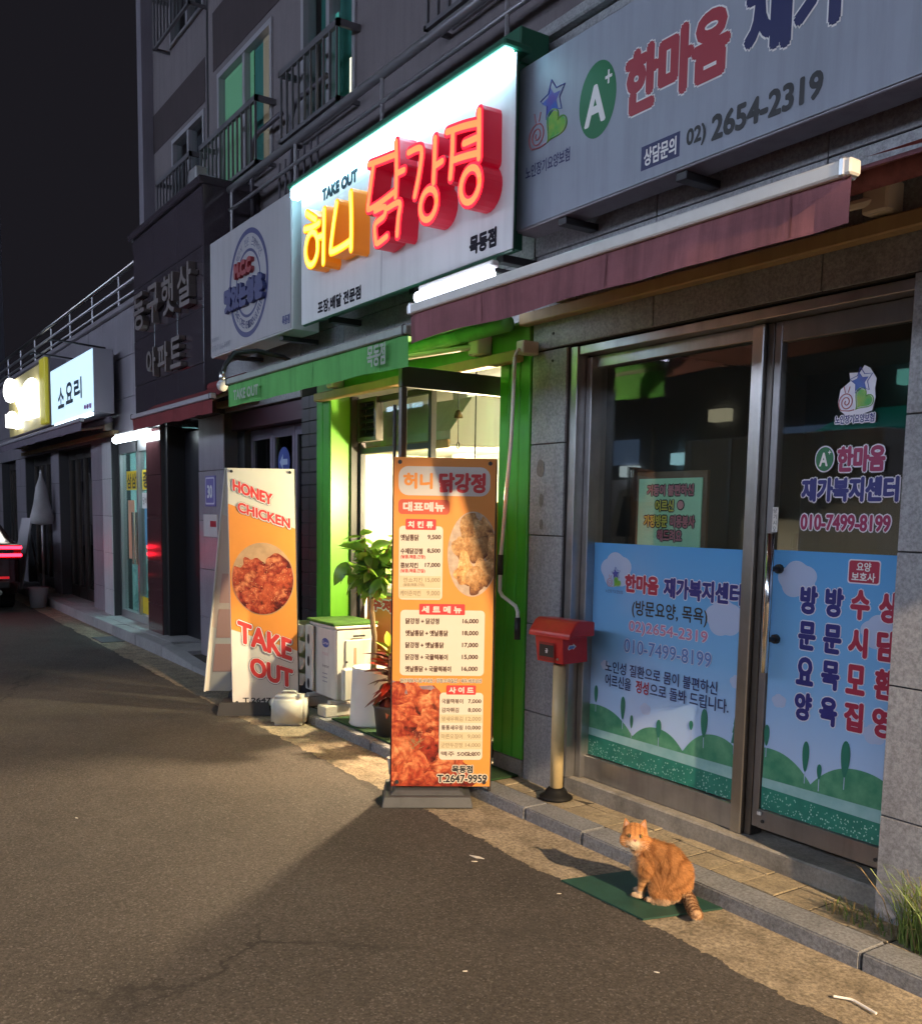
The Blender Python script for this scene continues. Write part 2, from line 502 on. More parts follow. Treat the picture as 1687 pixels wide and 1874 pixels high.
panels(-4.195, 1.2, 2.425, 3.98, w=.93)           # wall above the welfare centre
panels(-7.2, -4.2, 2.60, 3.98, w=.78)             # above the chicken shop
panels(-8.95, -7.205, 2.46, 3.98, w=.87)
panels(-9.62, -8.9, .06, 2.455, mat=granite_p, w=.72, y=3.22)
panels(-11.36, -10.80, .06, 2.455, mat=granite_r, w=.56, y=3.18)
panels(-13.52, -11.365, 2.42, 3.98, w=.72, mat=granite_p)
panels(-14.35, -13.525, .1, 3.98, mat=granite_p, w=.82)
panels(-24, -14.355, 2.45, 3.98, mat=granite_p, w=.96)
panels(-13.52, -13.06, .1, 2.415, mat=M('pale_granite', (.55, .56, .58), .5, fine=.25, fs=140, streak=.15), w=.46, y=3.20)
for a, b in ((-17.2, -16.6), (-20.6, -19.6), (-24, -22.4)): panels(a, b, .1, 2.445, mat=granite_p, w=.6)
# dark polished entrance pier that stands proud, with the stone cap
panels(-11.3, -8.955, 2.46, 4.52, mat=granite_d, w=.78, y=3.06)
obj('pier_cap', MB().box(-11.36, -8.93, 3.02, 3.6, 4.525, 4.60, .01), granite_d, bld)
obj('pier_side', MB().box(-8.95, -8.93, 3.06, 3.6, 2.46, 4.52), granite_d, bld)
for x0, x1 in ((-24, -11.31), (-8.925, 1.2)):
    obj('coping', MB().box(x0, x1, 3.2, 3.75, 3.985, 4.045, .008), granite_p if x0 < -12 else granite, bld)
# apartment entrance: recess with a black side wall
obj('entrance_recess', MB().box(-10.795, -9.625, 4.8, 4.9, .03, 2.45), black, bld)
obj('entrance_side_wall', MB().box(-10.79, -10.7, 3.23, 4.8, .03, 2.45), black, bld)
obj('entrance_side_wall', MB().box(-9.72, -9.63, 3.47, 4.8, .03, 2.45), black, bld)
obj('entrance_door', MB().box(-10.68, -9.74, 3.42, 3.47, .05, 2.40, .006), M('black_door', (.012, .012, .016), .35), bld)
obj('entrance_soffit', MB().box(-10.795, -9.625, 3.1, 4.8, 2.456, 2.5), granite_d, bld)
# blue house-number plate on the pier
pl = obj('number_plate', MB().box(-9.40, -9.11, 3.208, 3.219, 1.58, 1.88, .003), M('plate_blue', (.16, .14, .42), .4), bld)
fr = wallframe(3.208)
patch('plate_border', rrect(-9.385, 1.60, -9.125, 1.865, .02), fr, .001, M('plate_white', (.6, .6, .75), .4), pl)
patch('plate_field', rrect(-9.37, 1.615, -9.14, 1.85, .015), fr, .002, MATS['plate_blue'], pl)
lettering('30', fr, (-9.33, 1.66, -9.18, 1.79), ink_white, pl, bold=.006, d=.003)
nb = obj('notice_board', MB().box(-9.45, -9.05, 3.205, 3.219, 1.28, 1.50, .003), M('notice_paper', (.55, .5, .5), .6), bld)
patch('notice_stamp', rect(-9.25, 1.38, -9.08, 1.44), wallframe(3.205), .001, ink_red, nb)

# tower above, set back from the podium edge
TY = 3.62
tw = thing('apartment_tower', 'dim grey upper storeys with barred windows and brown stripes', 'building', (-8, 6, 4))
def tbox(name, x0, x1, z0, z1, y0, y1, mat, ch=0): return obj(name, MB().box(x0, x1, y0, y1, z0, z1, ch), mat, tw)
WIN = [  # x0,x1,z0,z1, curtain, rail, depth plane
    (-10.05, -8.62, 4.72, 6.0, 'green', True, TY), (-7.98, -6.98, 4.72, 6.9, 'teal', True, TY),
    (-11.98, -10.82, 4.9, 5.95, 'dark', True, TY+.12), (-12.0, -10.8, 7.0, 8.05, 'dark', True, TY+.12), (-10.1, -8.6, 7.15, 8.5, 'dark', True, TY),
    (-5.6, -4.4, 4.72, 6.2, 'dark', True, TY), (-3.2, -1.6, 4.72, 6.2, 'dark', True, TY)]
def wallgrid(x0, x1, z0, z1, y, mat):
    """wall slabs around the windows of one bay"""
    ws = sorted([w for w in WIN if w[6] == y and x0 <= w[0] and w[1] <= x1])
    xs = sorted(set([x0, x1]+[w[0] for w in ws]+[w[1] for w in ws]))
    for a, b in zip(xs[:-1], xs[1:]):
        inn = sorted([(w[2], w[3]) for w in ws if w[0] <= a+1e-6 and w[1] >= b-1e-6])
        z = z0
        for c, d in inn+[(z1, z1)]:
            if c > z+.01: tbox('wall', a, b, z, c, y, y+.3, mat)
            z = d
wallgrid(-10.35, 2, 4.0, 14, TY, tower_paint)
wallgrid(-12.75, -10.352, 4.0, 14, TY+.12, tower_paint)
tbox('corner_pilaster', -12.95, -12.755, 4.0, 14, TY-.02, TY+.4, M('tower_pale', (.21, .19, .23), .85, streak=.15, var=.1, vs=2))
tbox('side_wall', 1.9, 2, 4, 14, TY+.301, 12, tower_paint)
for x0, x1, z0, z1, y in ((-12.75, -10.8, 6.02, 6.48, TY+.12), (-10.2, -6.3, 6.08, 6.66, TY), (-12.75, -10.6, 8.15, 8.6, TY+.12)):
    tbox('brown_stripe', x0, x1, z0, z1, y-.006, y-.001, tower_brown)
tbox('downpipe', -10.47, -10.39, 4.05, 14, TY+.02, TY+.1, dark_m)
curt = {'green': M('green_curtain', (.16, .40, .26), .8, streak=.4), 'teal': M('teal_curtain', (.05, .22, .2), .8, streak=.4), 'dark': M('dark_curtain', (.05, .05, .07), .8, streak=.3)}
warm_room = emissive('lit_room', (.80, .66, .44), .55)
green_room = emissive('lit_green_curtain', (.10, .26, .16), .55)
teal_room = emissive('lit_teal_gap', (.08, .42, .36), .5)
for x0, x1, z0, z1, c, rail, y in WIN:
    f = MB(); t = .05
    f.box(x0, x0+t, y-.02, y+.1, z0, z1); f.box(x1-t, x1, y-.02, y+.1, z0, z1)
    f.box(x0+t, x1-t, y-.02, y+.1, z1-t, z1); f.box(x0+t, x1-t, y-.02, y+.1, z0, z0+t); xm = (x0+x1)/2
    f.box(xm-.03, xm+.03, y-.01, y+.09, z0+t, z1-t)
    wo = obj('window', f, M('window_frame', (.30, .29, .32), .5), tw)
    obj('pane', MB().quad((x0+t, y+.03, z0+t), (x1-t, y+.03, z0+t), (x1-t, y+.03, z1-t), (x0+t, y+.03, z1-t)), glass_c, wo)
    if c == 'green':
        obj('curtain', MB().box(x0+t, xm+.12, y+.050, y+.055, z0+t, z1-t), green_room, wo)
        obj('curtain', MB().box(xm+.12, xm+.36, y+.062, y+.067, z0+t, z1-t), curt['teal'], wo)
        obj('curtain', MB().box(xm+.36, x1-.22, y+.050, y+.055, z0+t, z1-t), M('beige_curtain', (.42, .33, .24), .8, streak=.4, emit=(.30, .22, .15), es=.3), wo)
        obj('lit_room', MB().box(x1-.22, x1-t, y+.07, y+.075, z0+t, z1-t), warm_room, wo)
    elif c == 'teal':
        obj('curtain', MB().box(x0+t, x1-t, y+.15, y+.16, z0+t, z1-t), curt['teal'], wo)
        obj('lit_gap', MB().box(x0+.42, x0+.58, y+.05, y+.055, z0+t, z0+.85), teal_room, wo)
        obj('lit_gap', MB().box(x1-.22, x1-.06, y+.05, y+.055, z0+t, z0+.42), emissive('lit_lamp', (1, .93, .72), 1.4), wo)
    else:
        obj('curtain', MB().box(x0+t, x1-t, y+.15, y+.16, z0+t, z1-t), curt['dark'], wo)
    if rail:
        rz0, rz1 = z0-.04, z0+.5
        ro = obj('window_rail', MB().box(x0-.06, x1+.06, y-.2, y-.17, rz1, rz1+.05).box(x0-.06, x1+.06, y-.2, y-.17, rz0, rz0+.03)
                 .box(x0-.06, x0-.03, y-.2, y, rz1, rz1+.05).box(x1+.03, x1+.06, y-.2, y, rz1, rz1+.05)
                 .box(x0-.06, x0-.03, y-.2, y, rz0, rz0+.03).box(x1+.03, x1+.06, y-.2, y, rz0, rz0+.03), M('rail_paint', (.13, .125, .14), .5, .3), tw)
        n = int((x1-x0)/.11)
        for i in range(n+1):
            xx = x0-.03+(x1-x0+.06)*i/n
            obj('baluster', MB().box(xx-.009, xx+.009, y-.195, y-.177, rz0+.03, rz1), MATS['rail_paint'], ro)
# terrace railing along the podium edge
rail_m = M('terrace_rail_metal', (.42, .41, .44), .35, .7)
for x0, x1, lab in ((-8.9, 1.2, 'thin metal terrace railing above the chicken shop signs'), (-30, -11.4, 'metal terrace railing over the far left shops catching white light')):
    t = thing('terrace_railing', lab, 'railing', ((x0+x1)/2, 3.3, 4.045), group='terrace railings')
    obj('top_rail', MB().tube([(x0, 3.3, 4.50), (x1, 3.3, 4.50)], .032, 10), rail_m if x0 > -12 else steel, t, True)
    obj('mid_rail', MB().tube([(x0, 3.3, 4.32), (x1, 3.3, 4.32)], .016 if x0 > -12 else .024, 8), rail_m, t, True)
    if x0 < -12: obj('low_rail', MB().tube([(x0, 3.3, 4.17), (x1, 3.3, 4.17)], .018, 8), rail_m, t, True)
    n = int((x1-x0)/1.35)
    for i in range(n+1):
        xx = x0+.05+(x1-x0-.1)*i/n
        obj('rail_post', MB().tube([(xx, 3.3, 4.04), (xx, 3.3, 4.48)], .014, 6), rail_m, t)
# arched metal guard on the terrace
g = thing('arched_guard', 'arched metal guard frame between the two lower tower windows', 'railing', (-8.2, 3.5, 4.045))
for xx in (-8.9, -8.0):
    pts = [(xx, 3.52, 4.05), (xx, 3.52, 4.85)] + [(xx+.16-.16*math.cos(a), 3.52, 4.85+.16*math.sin(a)) for a in (.4, .8, 1.2, 1.57)] + [(xx+.7, 3.52, 5.01)]
    obj('arch_tube', MB().tube(pts, .022, 8), M('guard_paint', (.10, .09, .11), .5, .4), g, True)
for i in range(7): obj('guard_bar', MB().tube([(-8.3+.05+i*.13, 3.52, 4.05), (-8.3+.05+i*.13, 3.52, 4.6)], .01, 6), MATS['guard_paint'], g)
# floodlight and camera on the pier cap
t = thing('cctv_camera', 'small grey wall camera on the dark pier cap', 'camera', (-9.45, 3.25, 4.6))
obj('camera_arm', MB().tube([(-9.3, 3.3, 4.6), (-9.3, 3.3, 4.72), (-9.42, 3.22, 4.76)], .015, 8), alum, t, True)
obj('camera_body', MB().box(-9.62, -9.4, 3.15, 3.27, 4.70, 4.84, .015), alum, t)
# name of the block, steel letters on the pier
t = thing('building_name_letters', 'raised metal Korean letters naming the apartments on the dark pier', 'letters', (-10, 3.05, 3))
metal_let = M('letter_metal', (.20, .17, .165), .4, .7)
for i, ch in enumerate('동구햇살'): lettering(ch, wallframe(3.055), (-11.05+i*.52, 3.48, -10.64+i*.52, 3.87), metal_let, t, bold=.008, name='letter', depth=.07)
for i, ch in enumerate('아파트'): lettering(ch, wallframe(3.055), (-10.62+i*.42, 2.94, -10.28+i*.42, 3.24), metal_let, t, bold=.007, name='letter', depth=.06)
# dark building at the far end and one beyond
for x, y, w, h, lab in ((-46, -2.0, 10, 14.6, 'dark far tower at the left edge of the street'), (-46, -12, 10, 9, 'low dark far block behind the opposite row')):
    t = thing('distant_building', lab, 'building', (x, y, 0))
    fm = M('far_facade', (.34, .34, .42), .85, streak=.2, var=.15, vs=.4)
    obj('wall', MB().box(x-w/2, x+w/2, y-1, y+8.2, 0, h), fm, t)
    for i in range(int(h/3)):
        for j in range(4):
            yy = y-.4+j*2.6
            if yy+1.4 > y+8.1: continue
            obj('window', MB().box(x+w/2, x+w/2+.05, yy, yy+1.4, 1.2+i*3, 2.6+i*3), glass_dk if (i+j) % 3 else curt['dark'], t)

# ------------------------------------------------------------------ welfare centre front (right)
t = thing('welfare_centre', 'steel framed glass shopfront with sky blue window film and door', 'shopfront', (-3, 3.4, .05))
GY = 3.40
obj('plinth', MB().box(-3.90, -2.01, 3.30, 3.5, .04, .150, .008), concrete, t)
f = MB()
f.box(-3.90, -3.845, 3.27, 3.44, .151, 2.415, .003)      # left jamb, stepped
f.box(-3.843, -3.80, 3.33, 3.44, .151, 2.36, .003)
f.box(-3.843, -2.80, 3.36, 3.44, .151, .272, .003)       # bottom rail
f.box(-3.843, -2.80, 3.36, 3.44, 2.31, 2.37, .003)
f.box(-3.843, -2.01, 3.28, 3.44, 2.372, 2.415, .003)
obj('frame', f, M('window_steel', (.46, .46, .47), .34, .9, var=.2, vs=8, streak=.2), t)
obj('mullion', MB().box(-2.795, -2.735, 3.345, 3.45, .15, 2.37, .004), steel, t)
obj('door_post', MB().box(-2.733, -2.70, 3.37, 3.45, .15, 2.37, .003), steel_d, t)
obj('pane', MB().box(-3.80, -2.797, GY, GY+.008, .272, 2.31), glass_w, t)
d = obj('door', MB().box(-2.695, -2.66, 3.37, 3.41, .20, 2.37, .003).box(-2.66, -2.01, 3.37, 3.41, 2.285, 2.37, .003).box(-2.66, -2.01, 3.365, 3.41, .20, .285, .003), M('door_steel', (.30, .29, .30), .35, .85, var=.15, vs=8, streak=.2), t)
obj('door_glass', MB().box(-2.66, -2.01, 3.388, 3.396, .285, 2.285), glass_w, d)
obj('handle', MB().tube([(-2.62, 3.31, 1.49), (-2.62, 3.31, .90)], .015, 12), M('chrome', (.8, .8, .8), .15, 1.), d, True)
for z in (1.34, 1.04): obj('handle_mount', MB().tube([(-2.62, 3.31, z), (-2.62, 3.385, z)], .011, 8).tube([(-2.62, 3.365, z), (-2.62, 3.383, z)], .02, 10), black, d)
for x in (-2.63, -2.09): obj('door_screw', MB().tube([(x, 3.364, .235), (x, 3.36, .235)], .008, 8), dark_m, d)
obj('door_catch', MB().box(-2.655, -2.635, 3.355, 3.364, .262, .275), white_p, d)
st = obj('pull_sticker', MB().box(-2.66, -2.632, 3.366, 3.3685, 1.495, 1.60), white_p, d)
for i, ch in enumerate('당기시오'): lettering(ch, wallframe(3.366), (-2.655, 1.575-.0255*i, -2.638, 1.595-.0255*i), ink_black, st, d=.001)
# room behind
obj('room', MB().quad((-3.9, 5.2, .15), (-1.5, 5.2, .15), (-1.5, 5.2, 2.5), (-3.9, 5.2, 2.5)).quad((-3.9, 3.46, .15), (-3.9, 5.2, .15), (-3.9, 5.2, 2.5), (-3.9, 3.46, 2.5))
    .quad((-3.9, 3.46, .14), (-1.5, 3.46, .14), (-1.5, 5.2, .14), (-3.9, 5.2, .14)).quad((-3.9, 3.46, 2.45), (-3.9, 5.2, 2.45), (-1.5, 5.2, 2.45), (-1.5, 3.46, 2.45)), M('dark_room', (.06, .065, .07), .8), t)
# poster on an easel board inside
pb = thing('poster_board', 'mint green poster on a brown board behind the window', 'poster', (-3.35, 3.5, .15))
obj('board', MB().box(-3.60, -3.13, 3.478, 3.50, 1.2, 1.775, .004), M('board_brown', (.14, .085, .05), .6), pb)
obj('board_leg', MB().box(-3.56, -3.53, 3.482, 3.51, .145, 1.2), MATS['board_brown'], pb)
obj('board_leg', MB().box(-3.20, -3.17, 3.482, 3.51, .145, 1.2), MATS['board_brown'], pb)
pp = obj('poster_paper', MB().box(-3.575, -3.155, 3.472, 3.4775, 1.25, 1.74), M('mint_paper', (.42, .80, .55), .6, emit=(.42, .8, .55), es=.0), pb)
fr = wallframe(3.472)
yl = M('yellow_ink', (.65, .6, .10), .5); pk = M('pink_ink', (.5, .16, .22), .5)
lettering('거동이 불편하신', fr, (-3.515, 1.655, -3.205, 1.71), pk, pp, bold=.002, halo=.006, halo_mat=ink_black)
lettering('어르신', fr, (-3.455, 1.578, -3.33, 1.635), yl, pp, bold=.002, halo=.006, halo_mat=ink_black)
patch('flower', ell(-3.285, 1.61, .026, .026), fr, .002, ink_black, pp); patch('flower', ell(-3.285, 1.61, .02, .02), fr, .003, M('flower_pink', (.7, .3, .35), .5), pp)
lettering('가정방문', fr, (-3.53, 1.5, -3.37, 1.56), yl, pp, bold=.002, halo=.006, halo_mat=ink_black)
lettering('미용봉사', fr, (-3.35, 1.5, -3.19, 1.56), pk, pp, bold=.002, halo=.006, halo_mat=ink_black)
lettering('해드려요', fr, (-3.435, 1.43, -3.27, 1.49), pk, pp, bold=.002, halo=.006, halo_mat=ink_black)

# printed film: sky, clouds, hills, trees, words
def grad_film(name):
    m = bpy.data.materials.new(name); m.use_nodes = True
    n = m.node_tree; b = n.nodes['Principled BSDF']; b.inputs['Roughness'].default_value = .22
    geo = n.nodes.new('ShaderNodeNewGeometry'); sp = n.nodes.new('ShaderNodeSeparateXYZ'); n.links.new(geo.outputs[0], sp.inputs[0])
    mr = n.nodes.new('ShaderNodeMapRange'); mr.inputs[1].default_value = .45; mr.inputs[2].default_value = 1.42; n.links.new(sp.outputs[2], mr.inputs[0])
    r = n.nodes.new('ShaderNodeValToRGB'); e = r.color_ramp.elements
    e[0].color = (.52, .66, .92, 1); e[1].color = (.10, .36, .74, 1); k = e.new(.45); k.color = (.22, .48, .82, 1)
    n.links.new(mr.outputs[0], r.inputs[0]); n.links.new(r.outputs[0], b.inputs['Base Color'])
    return m
film_sky = grad_film('film_sky')
film_cloud = M('film_cloud', (.42, .52, .75), .3); film_band = M('film_band', (.36, .60, .60), .3, col2=(.25, .50, .50), vs=9)
film_hill = M('film_hill', (.05, .26, .15), .3, col2=(.13, .38, .22), vs=14); film_dark = M('film_meadow', (.02, .20, .15), .3, col2=(.03, .26, .19), vs=14)
film_tree = M('film_tree', (.03, .20, .14), .3); film_speck = M('film_speck', (.45, .75, .65), .3)
def make_film(x0, x1, z0, z1, hills, clouds, trees, parent, yf):
    fr = wallframe(yf)
    fo = obj('window_film', MB().box(x0, x1, yf, yf+.002, z0, z1), film_sky, parent)
    for c in clouds: patch('printed_cloud', [(min(max(a, x0), x1), b) for a, b in cloud_pts(*c)], fr, .0006, film_cloud, fo)
    for k, (px, pz, w) in enumerate(hills):
        pts = [(x0, z0+.1)] if False else []
        xs = [px-w+2*w*i/30 for i in range(31)]
        top = [(min(max(a, x0), x1), max(.43, pz-.13*((a-px)/w)**2*1.0-.10*abs((a-px)/w)**3)) for a in xs]
        pts = [(top[0][0], .40)]+top+[(top[-1][0], .40)]
        patch('printed_hill', pts, fr, .0010+.0003*k, film_hill, fo)
    for px, pz, h, w, kind in trees:
        patch('printed_trunk', rect(px-.002, pz-.05, px+.002, pz+h*.4), fr, .0022, film_cloud, fo)
        if kind == 'pine': pts = [(px-w, pz), (px-w*.35, pz+h*.4), (px-w*.7, pz+h*.4), (px-w*.2, pz+h*.72), (px-w*.4, pz+h*.72), (px, pz+h), (px+w*.4, pz+h*.72), (px+w*.2, pz+h*.72), (px+w*.7, pz+h*.4), (px+w*.35, pz+h*.4), (px+w, pz)]
        else: pts = [(px+w*math.sin(2*math.pi*i/24)*(1.0-.25*math.cos(2*math.pi*i/24)), pz+h/2-h/2*math.cos(2*math.pi*i/24)) for i in range(24)]
        patch('printed_tree', pts, fr, .0026, film_tree, fo)
    patch('printed_meadow', rect(x0, z0, x1, .39), fr, .0030, film_dark, fo)
    patch('printed_band', [(x0, .385), (x1, .375), (x1, .430), (x0, .425)], fr, .0034, film_band, fo)
    sp = MB()
    for i in range(int(260*(x1-x0))):
        a = random.uniform(x0+.01, x1-.01); b = z0+(.37-z0)*random.random()**1.3; r = random.uniform(.0015, .0035)
        sp.poly([fr.p(p, q, .0042) for p, q in ell(a, b, r, r*1.3, 6)])
    tag(obj('printed_speckle', sp, film_speck, fo), kind='stuff')
    return fo
FY = 3.386
film = make_film(-3.80, -2.80, .278, 1.412, [(-3.74, .555, .36), (-3.30, .515, .27), (-2.93, .555, .26)],
    [(-3.63, 1.275, .10), (-2.915, 1.10, .095), (-2.825, .82, .034), (-3.385, .595, .033), (-3.69, .775, .028)],
    [(-3.75, .566, .092, .014, 'leaf'), (-3.544, .512, .12, .016, 'leaf'), (-3.478, .479, .068, .011, 'leaf'), (-3.288, .47, .09, .017, 'leaf'), (-3.08, .55, .045, .012, 'leaf'), (-3.001, .53, .136, .02, 'leaf'), (-2.824, .54, .12, .015, 'pine')], t, FY)
fr = wallframe(FY)
navy2 = M('film_navy', (.03, .03, .20), .35); crim = M('film_crimson', (.40, .03, .07), .35); pinkw = M('film_pale', (.72, .70, .80), .35)
lettering('한마음', fr, (-3.562, 1.168, -3.325, 1.262), crim, film, bold=.005, halo=.004, halo_mat=pinkw, d=.0012)
lettering('재가복지센터', fr, (-3.293, 1.162, -2.815, 1.262), navy2, film, bold=.005, halo=.004, halo_mat=pinkw, d=.0012)
lettering('(방문요양, 목욕)', fr, (-3.505, 1.045, -3.01, 1.135), ink_black, film, bold=.0015, d=.0012)
lettering('02)2654-2319', fr, (-3.522, .958, -3.003, 1.028), M('film_rose', (.50, .20, .35), .35), film, bold=.0012, halo=.003, halo_mat=pinkw, d=.0012)
lettering('010-7499-8199', fr, (-3.552, .862, -2.975, .932), M('film_blue', (.10, .20, .50), .35), film, bold=.0012, halo=.0025, halo_mat=pinkw, d=.0012)
lettering('노인성 질환으로 몸이 불편하신', fr, (-3.684, .742, -2.93, .805), M('film_ink', (.03, .05, .16), .35), film, bold=.001, d=.0045)
lettering('어르신을', fr, (-3.681, .668, -3.49, .733), MATS['film_ink'], film, bold=.001, d=.0045)
lettering('정성', fr, (-3.455, .668, -3.365, .733), crim, film, bold=.0015, d=.0045)
lettering('으로 돌봐 드립니다.', fr, (-3.355, .668, -2.86, .733), MATS['film_ink'], film, bold=.001, d=.0045)
lettering('노인장기요양보험', fr, (-3.704, 1.156, -3.576, 1.174), navy2, film, d=.0012)
dfilm = make_film(-2.655, -2.0, .287, 1.42, [(-2.63, .56, .30), (-2.19, .565, .30)], [(-2.53, 1.30, .085), (-2.14, 1.12, .075), (-2.59, .775, .033), (-2.14, .72, .045)],
    [(-2.643, .568, .094, .014, 'leaf'), (-2.442, .50, .13, .016, 'leaf'), (-2.373, .484, .064, .011, 'leaf'), (-2.257, .52, .15, .02, 'leaf')], d, 3.382)
frd = wallframe(3.382)
for cx, word, m_ in ((-2.468, '방문요양', navy2), (-2.348, '방문목욕', navy2), (-2.233, '수시모집', crim), (-2.110, '상담환영', crim)):
    for i, ch in enumerate(word):
        lettering(ch, frd, (cx-.043, 1.160-.149*i, cx+.043, 1.280-.149*i), m_, dfilm, bold=.006, halo=.0045, halo_mat=pinkw, d=.0012, name='letter')
patch('red_label_edge', rrect(-2.296, 1.302, -2.155, 1.398, .012), frd, .0012, pinkw, dfilm)
patch('red_label', rrect(-2.291, 1.307, -2.160, 1.393, .010), frd, .0018, crim, dfilm)
lettering('요양', frd, (-2.258, 1.352, -2.195, 1.388), ink_white, dfilm, bold=.001, d=.0025)
lettering('보호사', frd, (-2.278, 1.312, -2.175, 1.348), ink_white, dfilm, bold=.001, d=.0025)

def care_logo(fr, x0, z0, x1, z1, parent, d=.001, back=False):
    """star, green heart and spiral snail emblem"""
    w, h = x1-x0, z1-z0
    P = lambda a, b: (x0+a*w, z0+b*h)
    star_b = M('logo_blue', (.035, .10, .42), .4, col2=(.10, .06, .32), vs=20); heart = M('logo_green', (.05, .36, .06), .4, col2=(.28, .42, .05), vs=18)
    red = M('logo_rose', (.45, .14, .16), .4)
    if back:
        patch('logo_backing', [P(a, b) for a, b in ((-.06, .25), (.0, .55), (.28, .72), (.24, .92), (.55, .9), (.68, 1.06), (.85, .98), (1.06, .72), (1.02, .5), (1.06, .3), (.98, .0), (.7, -.06), (.2, -.06), (.02, .05))], fr, d, pinkw, parent); d += .0006
    def stroke(pts, r, mat, nm):
        obj(nm, MB().tube([fr.p(*P(a, b), d+.0012) for a, b in pts], r, 5), mat, parent)
    hp = []
    for i in range(40):
        tt = 2*math.pi*i/40
        hx = 16*math.sin(tt)**3; hy = 13*math.cos(tt)-5*math.cos(2*tt)-2*math.cos(3*tt)-math.cos(4*tt)
        a = R(-40); hx, hy = hx*math.cos(a)-hy*math.sin(a), hx*math.sin(a)+hy*math.cos(a)
        hp.append((.70+hx*.0165, .27+hy*.0148))
    patch('logo_heart', [P(a, b) for a, b in hp], fr, d+.0004, heart, parent)
    stroke([(.70+(a-.70)*1.14, .27+(b-.27)*1.14) for a, b in hp]+[(.70+(hp[0][0]-.70)*1.14, .27+(hp[0][1]-.27)*1.14)], .011*h, MATS['logo_green'], 'logo_outline')
    sp = []
    for i in range(10):
        a = R(90+36*i+8); r = 1 if i % 2 == 0 else .52
        sp.append((.58+.27*r*math.cos(a), .68+.23*r*math.sin(a)))
    patch('logo_star', [P(a, b) for a, b in sp], fr, d+.0008, star_b, parent)
    so = [(.60+(a-.58)*1.30+.02, .71+(b-.68)*1.38) for a, b in sp]
    stroke(so+[so[0]], .010*h, star_b, 'logo_outline')
    spi = []
    for i in range(46):
        a = i/45*4.6*math.pi; r = .03+.20*i/45
        spi.append((.20+r*math.cos(a+2.2)*1.05, .24+r*math.sin(a+2.2)))
    stroke(spi+[(.30, .03), (.45, .05)], .013*h, red, 'logo_spiral')
    stroke([(.16, .46), (.13, .56), (.11, .62)], .010*h, red, 'logo_feeler'); stroke([(.24, .46), (.27, .54), (.29, .60)], .010*h, red, 'logo_feeler')
care_logo(fr, -3.69, 1.185, -3.592, 1.29, film)
care_logo(frd, -2.376, 1.972, -2.230, 2.138, d, back=True)
lettering('노인장기요양보험', frd, (-2.392, 1.929, -2.221, 1.962), navy2, d, bold=.0008, halo=.005, halo_mat=pinkw)
patch('grade_disc_edge', ell(-2.431, 1.794, .046, .053), frd, .001, pinkw, d); patch('grade_disc', ell(-2.431, 1.794, .041, .048), frd, .0016, ink_green, d)
lettering('A', frd, (-2.455, 1.765, -2.415, 1.82), ink_white, d, bold=.002, d=.0024); lettering('+', frd, (-2.416, 1.812, -2.402, 1.828), ink_white, d, bold=.0006, d=.0024)
lettering('한마음', frd, (-2.373, 1.738, -2.163, 1.841), ink_pink, d, bold=.005, halo=.005, halo_mat=pinkw)
lettering('재가복지센터', frd, (-2.533, 1.622, -2.100, 1.720), navy2, d, bold=.005, halo=.005, halo_mat=pinkw)
lettering('010-7499-8199', frd, (-2.529, 1.507, -2.125, 1.573), ink_pink, d, bold=.003, halo=.005, halo_mat=pinkw)

# welfare centre sign board
t = thing('welfare_centre_sign', 'long unlit blue white sign board with red and navy Korean words', 'sign', (-2, 3.1, 3))
SY = 3.02
obj('sign_face', MB().box(-4.07, 1.15, SY, SY+.006, 2.99, 3.765), blue_panel, t)
obj('sign_box', MB().box(-4.08, 1.16, SY+.007, SY+.15, 2.98, 3.775, .004), M('sign_box_grey', (.30, .30, .33), .5, .5, streak=.2), t)
for x in (-3.72, -2.95, -1.78, -.6): obj('bracket', MB().box(x-.03, x+.03, SY+.02, 3.249, 2.945, 2.978, .003), dark_m, t)
fr = wallframe(SY)
care_logo(fr, -3.958, 3.335, -3.681, 3.625, t)
lettering('노인장기요양보험', fr, (-3.990, 3.218, -3.648, 3.282), ink_navy, t, bold=.0012)
patch('grade_disc', ell(-3.465, 3.430, .125, .166), fr, .001, ink_green, t)
lettering('A', fr, (-3.55, 3.325, -3.405, 3.50), ink_white, t, bold=.007, d=.002); lettering('+', fr, (-3.415, 3.475, -3.37, 3.535), ink_white, t, bold=.002, d=.002)
sredd = M('sign_red', (.36, .035, .055), .45)
lettering('한마음', fr, (-3.285, 3.278, -2.695, 3.555), sredd, t, bold=.015, halo=.007, halo_mat=ink_white)
lettering('재가복지센터', fr, (-2.63, 3.270, -1.30, 3.555), ink_navy, t, bold=.015, halo=.007, halo_mat=ink_white)
patch('contact_box', rect(-3.168, 3.035, -2.944, 3.135), fr, .001, ink_navy, t)
lettering('상담문의', fr, (-3.15, 3.048, -2.962, 3.122), ink_white, t, bold=.002, d=.002)
lettering('02)', fr, (-2.908, 3.042, -2.803, 3.128), ink_black, t, bold=.003)
lettering('2654-2319', fr, (-2.775, 3.040, -2.262, 3.140), ink_black, t, bold=.005)

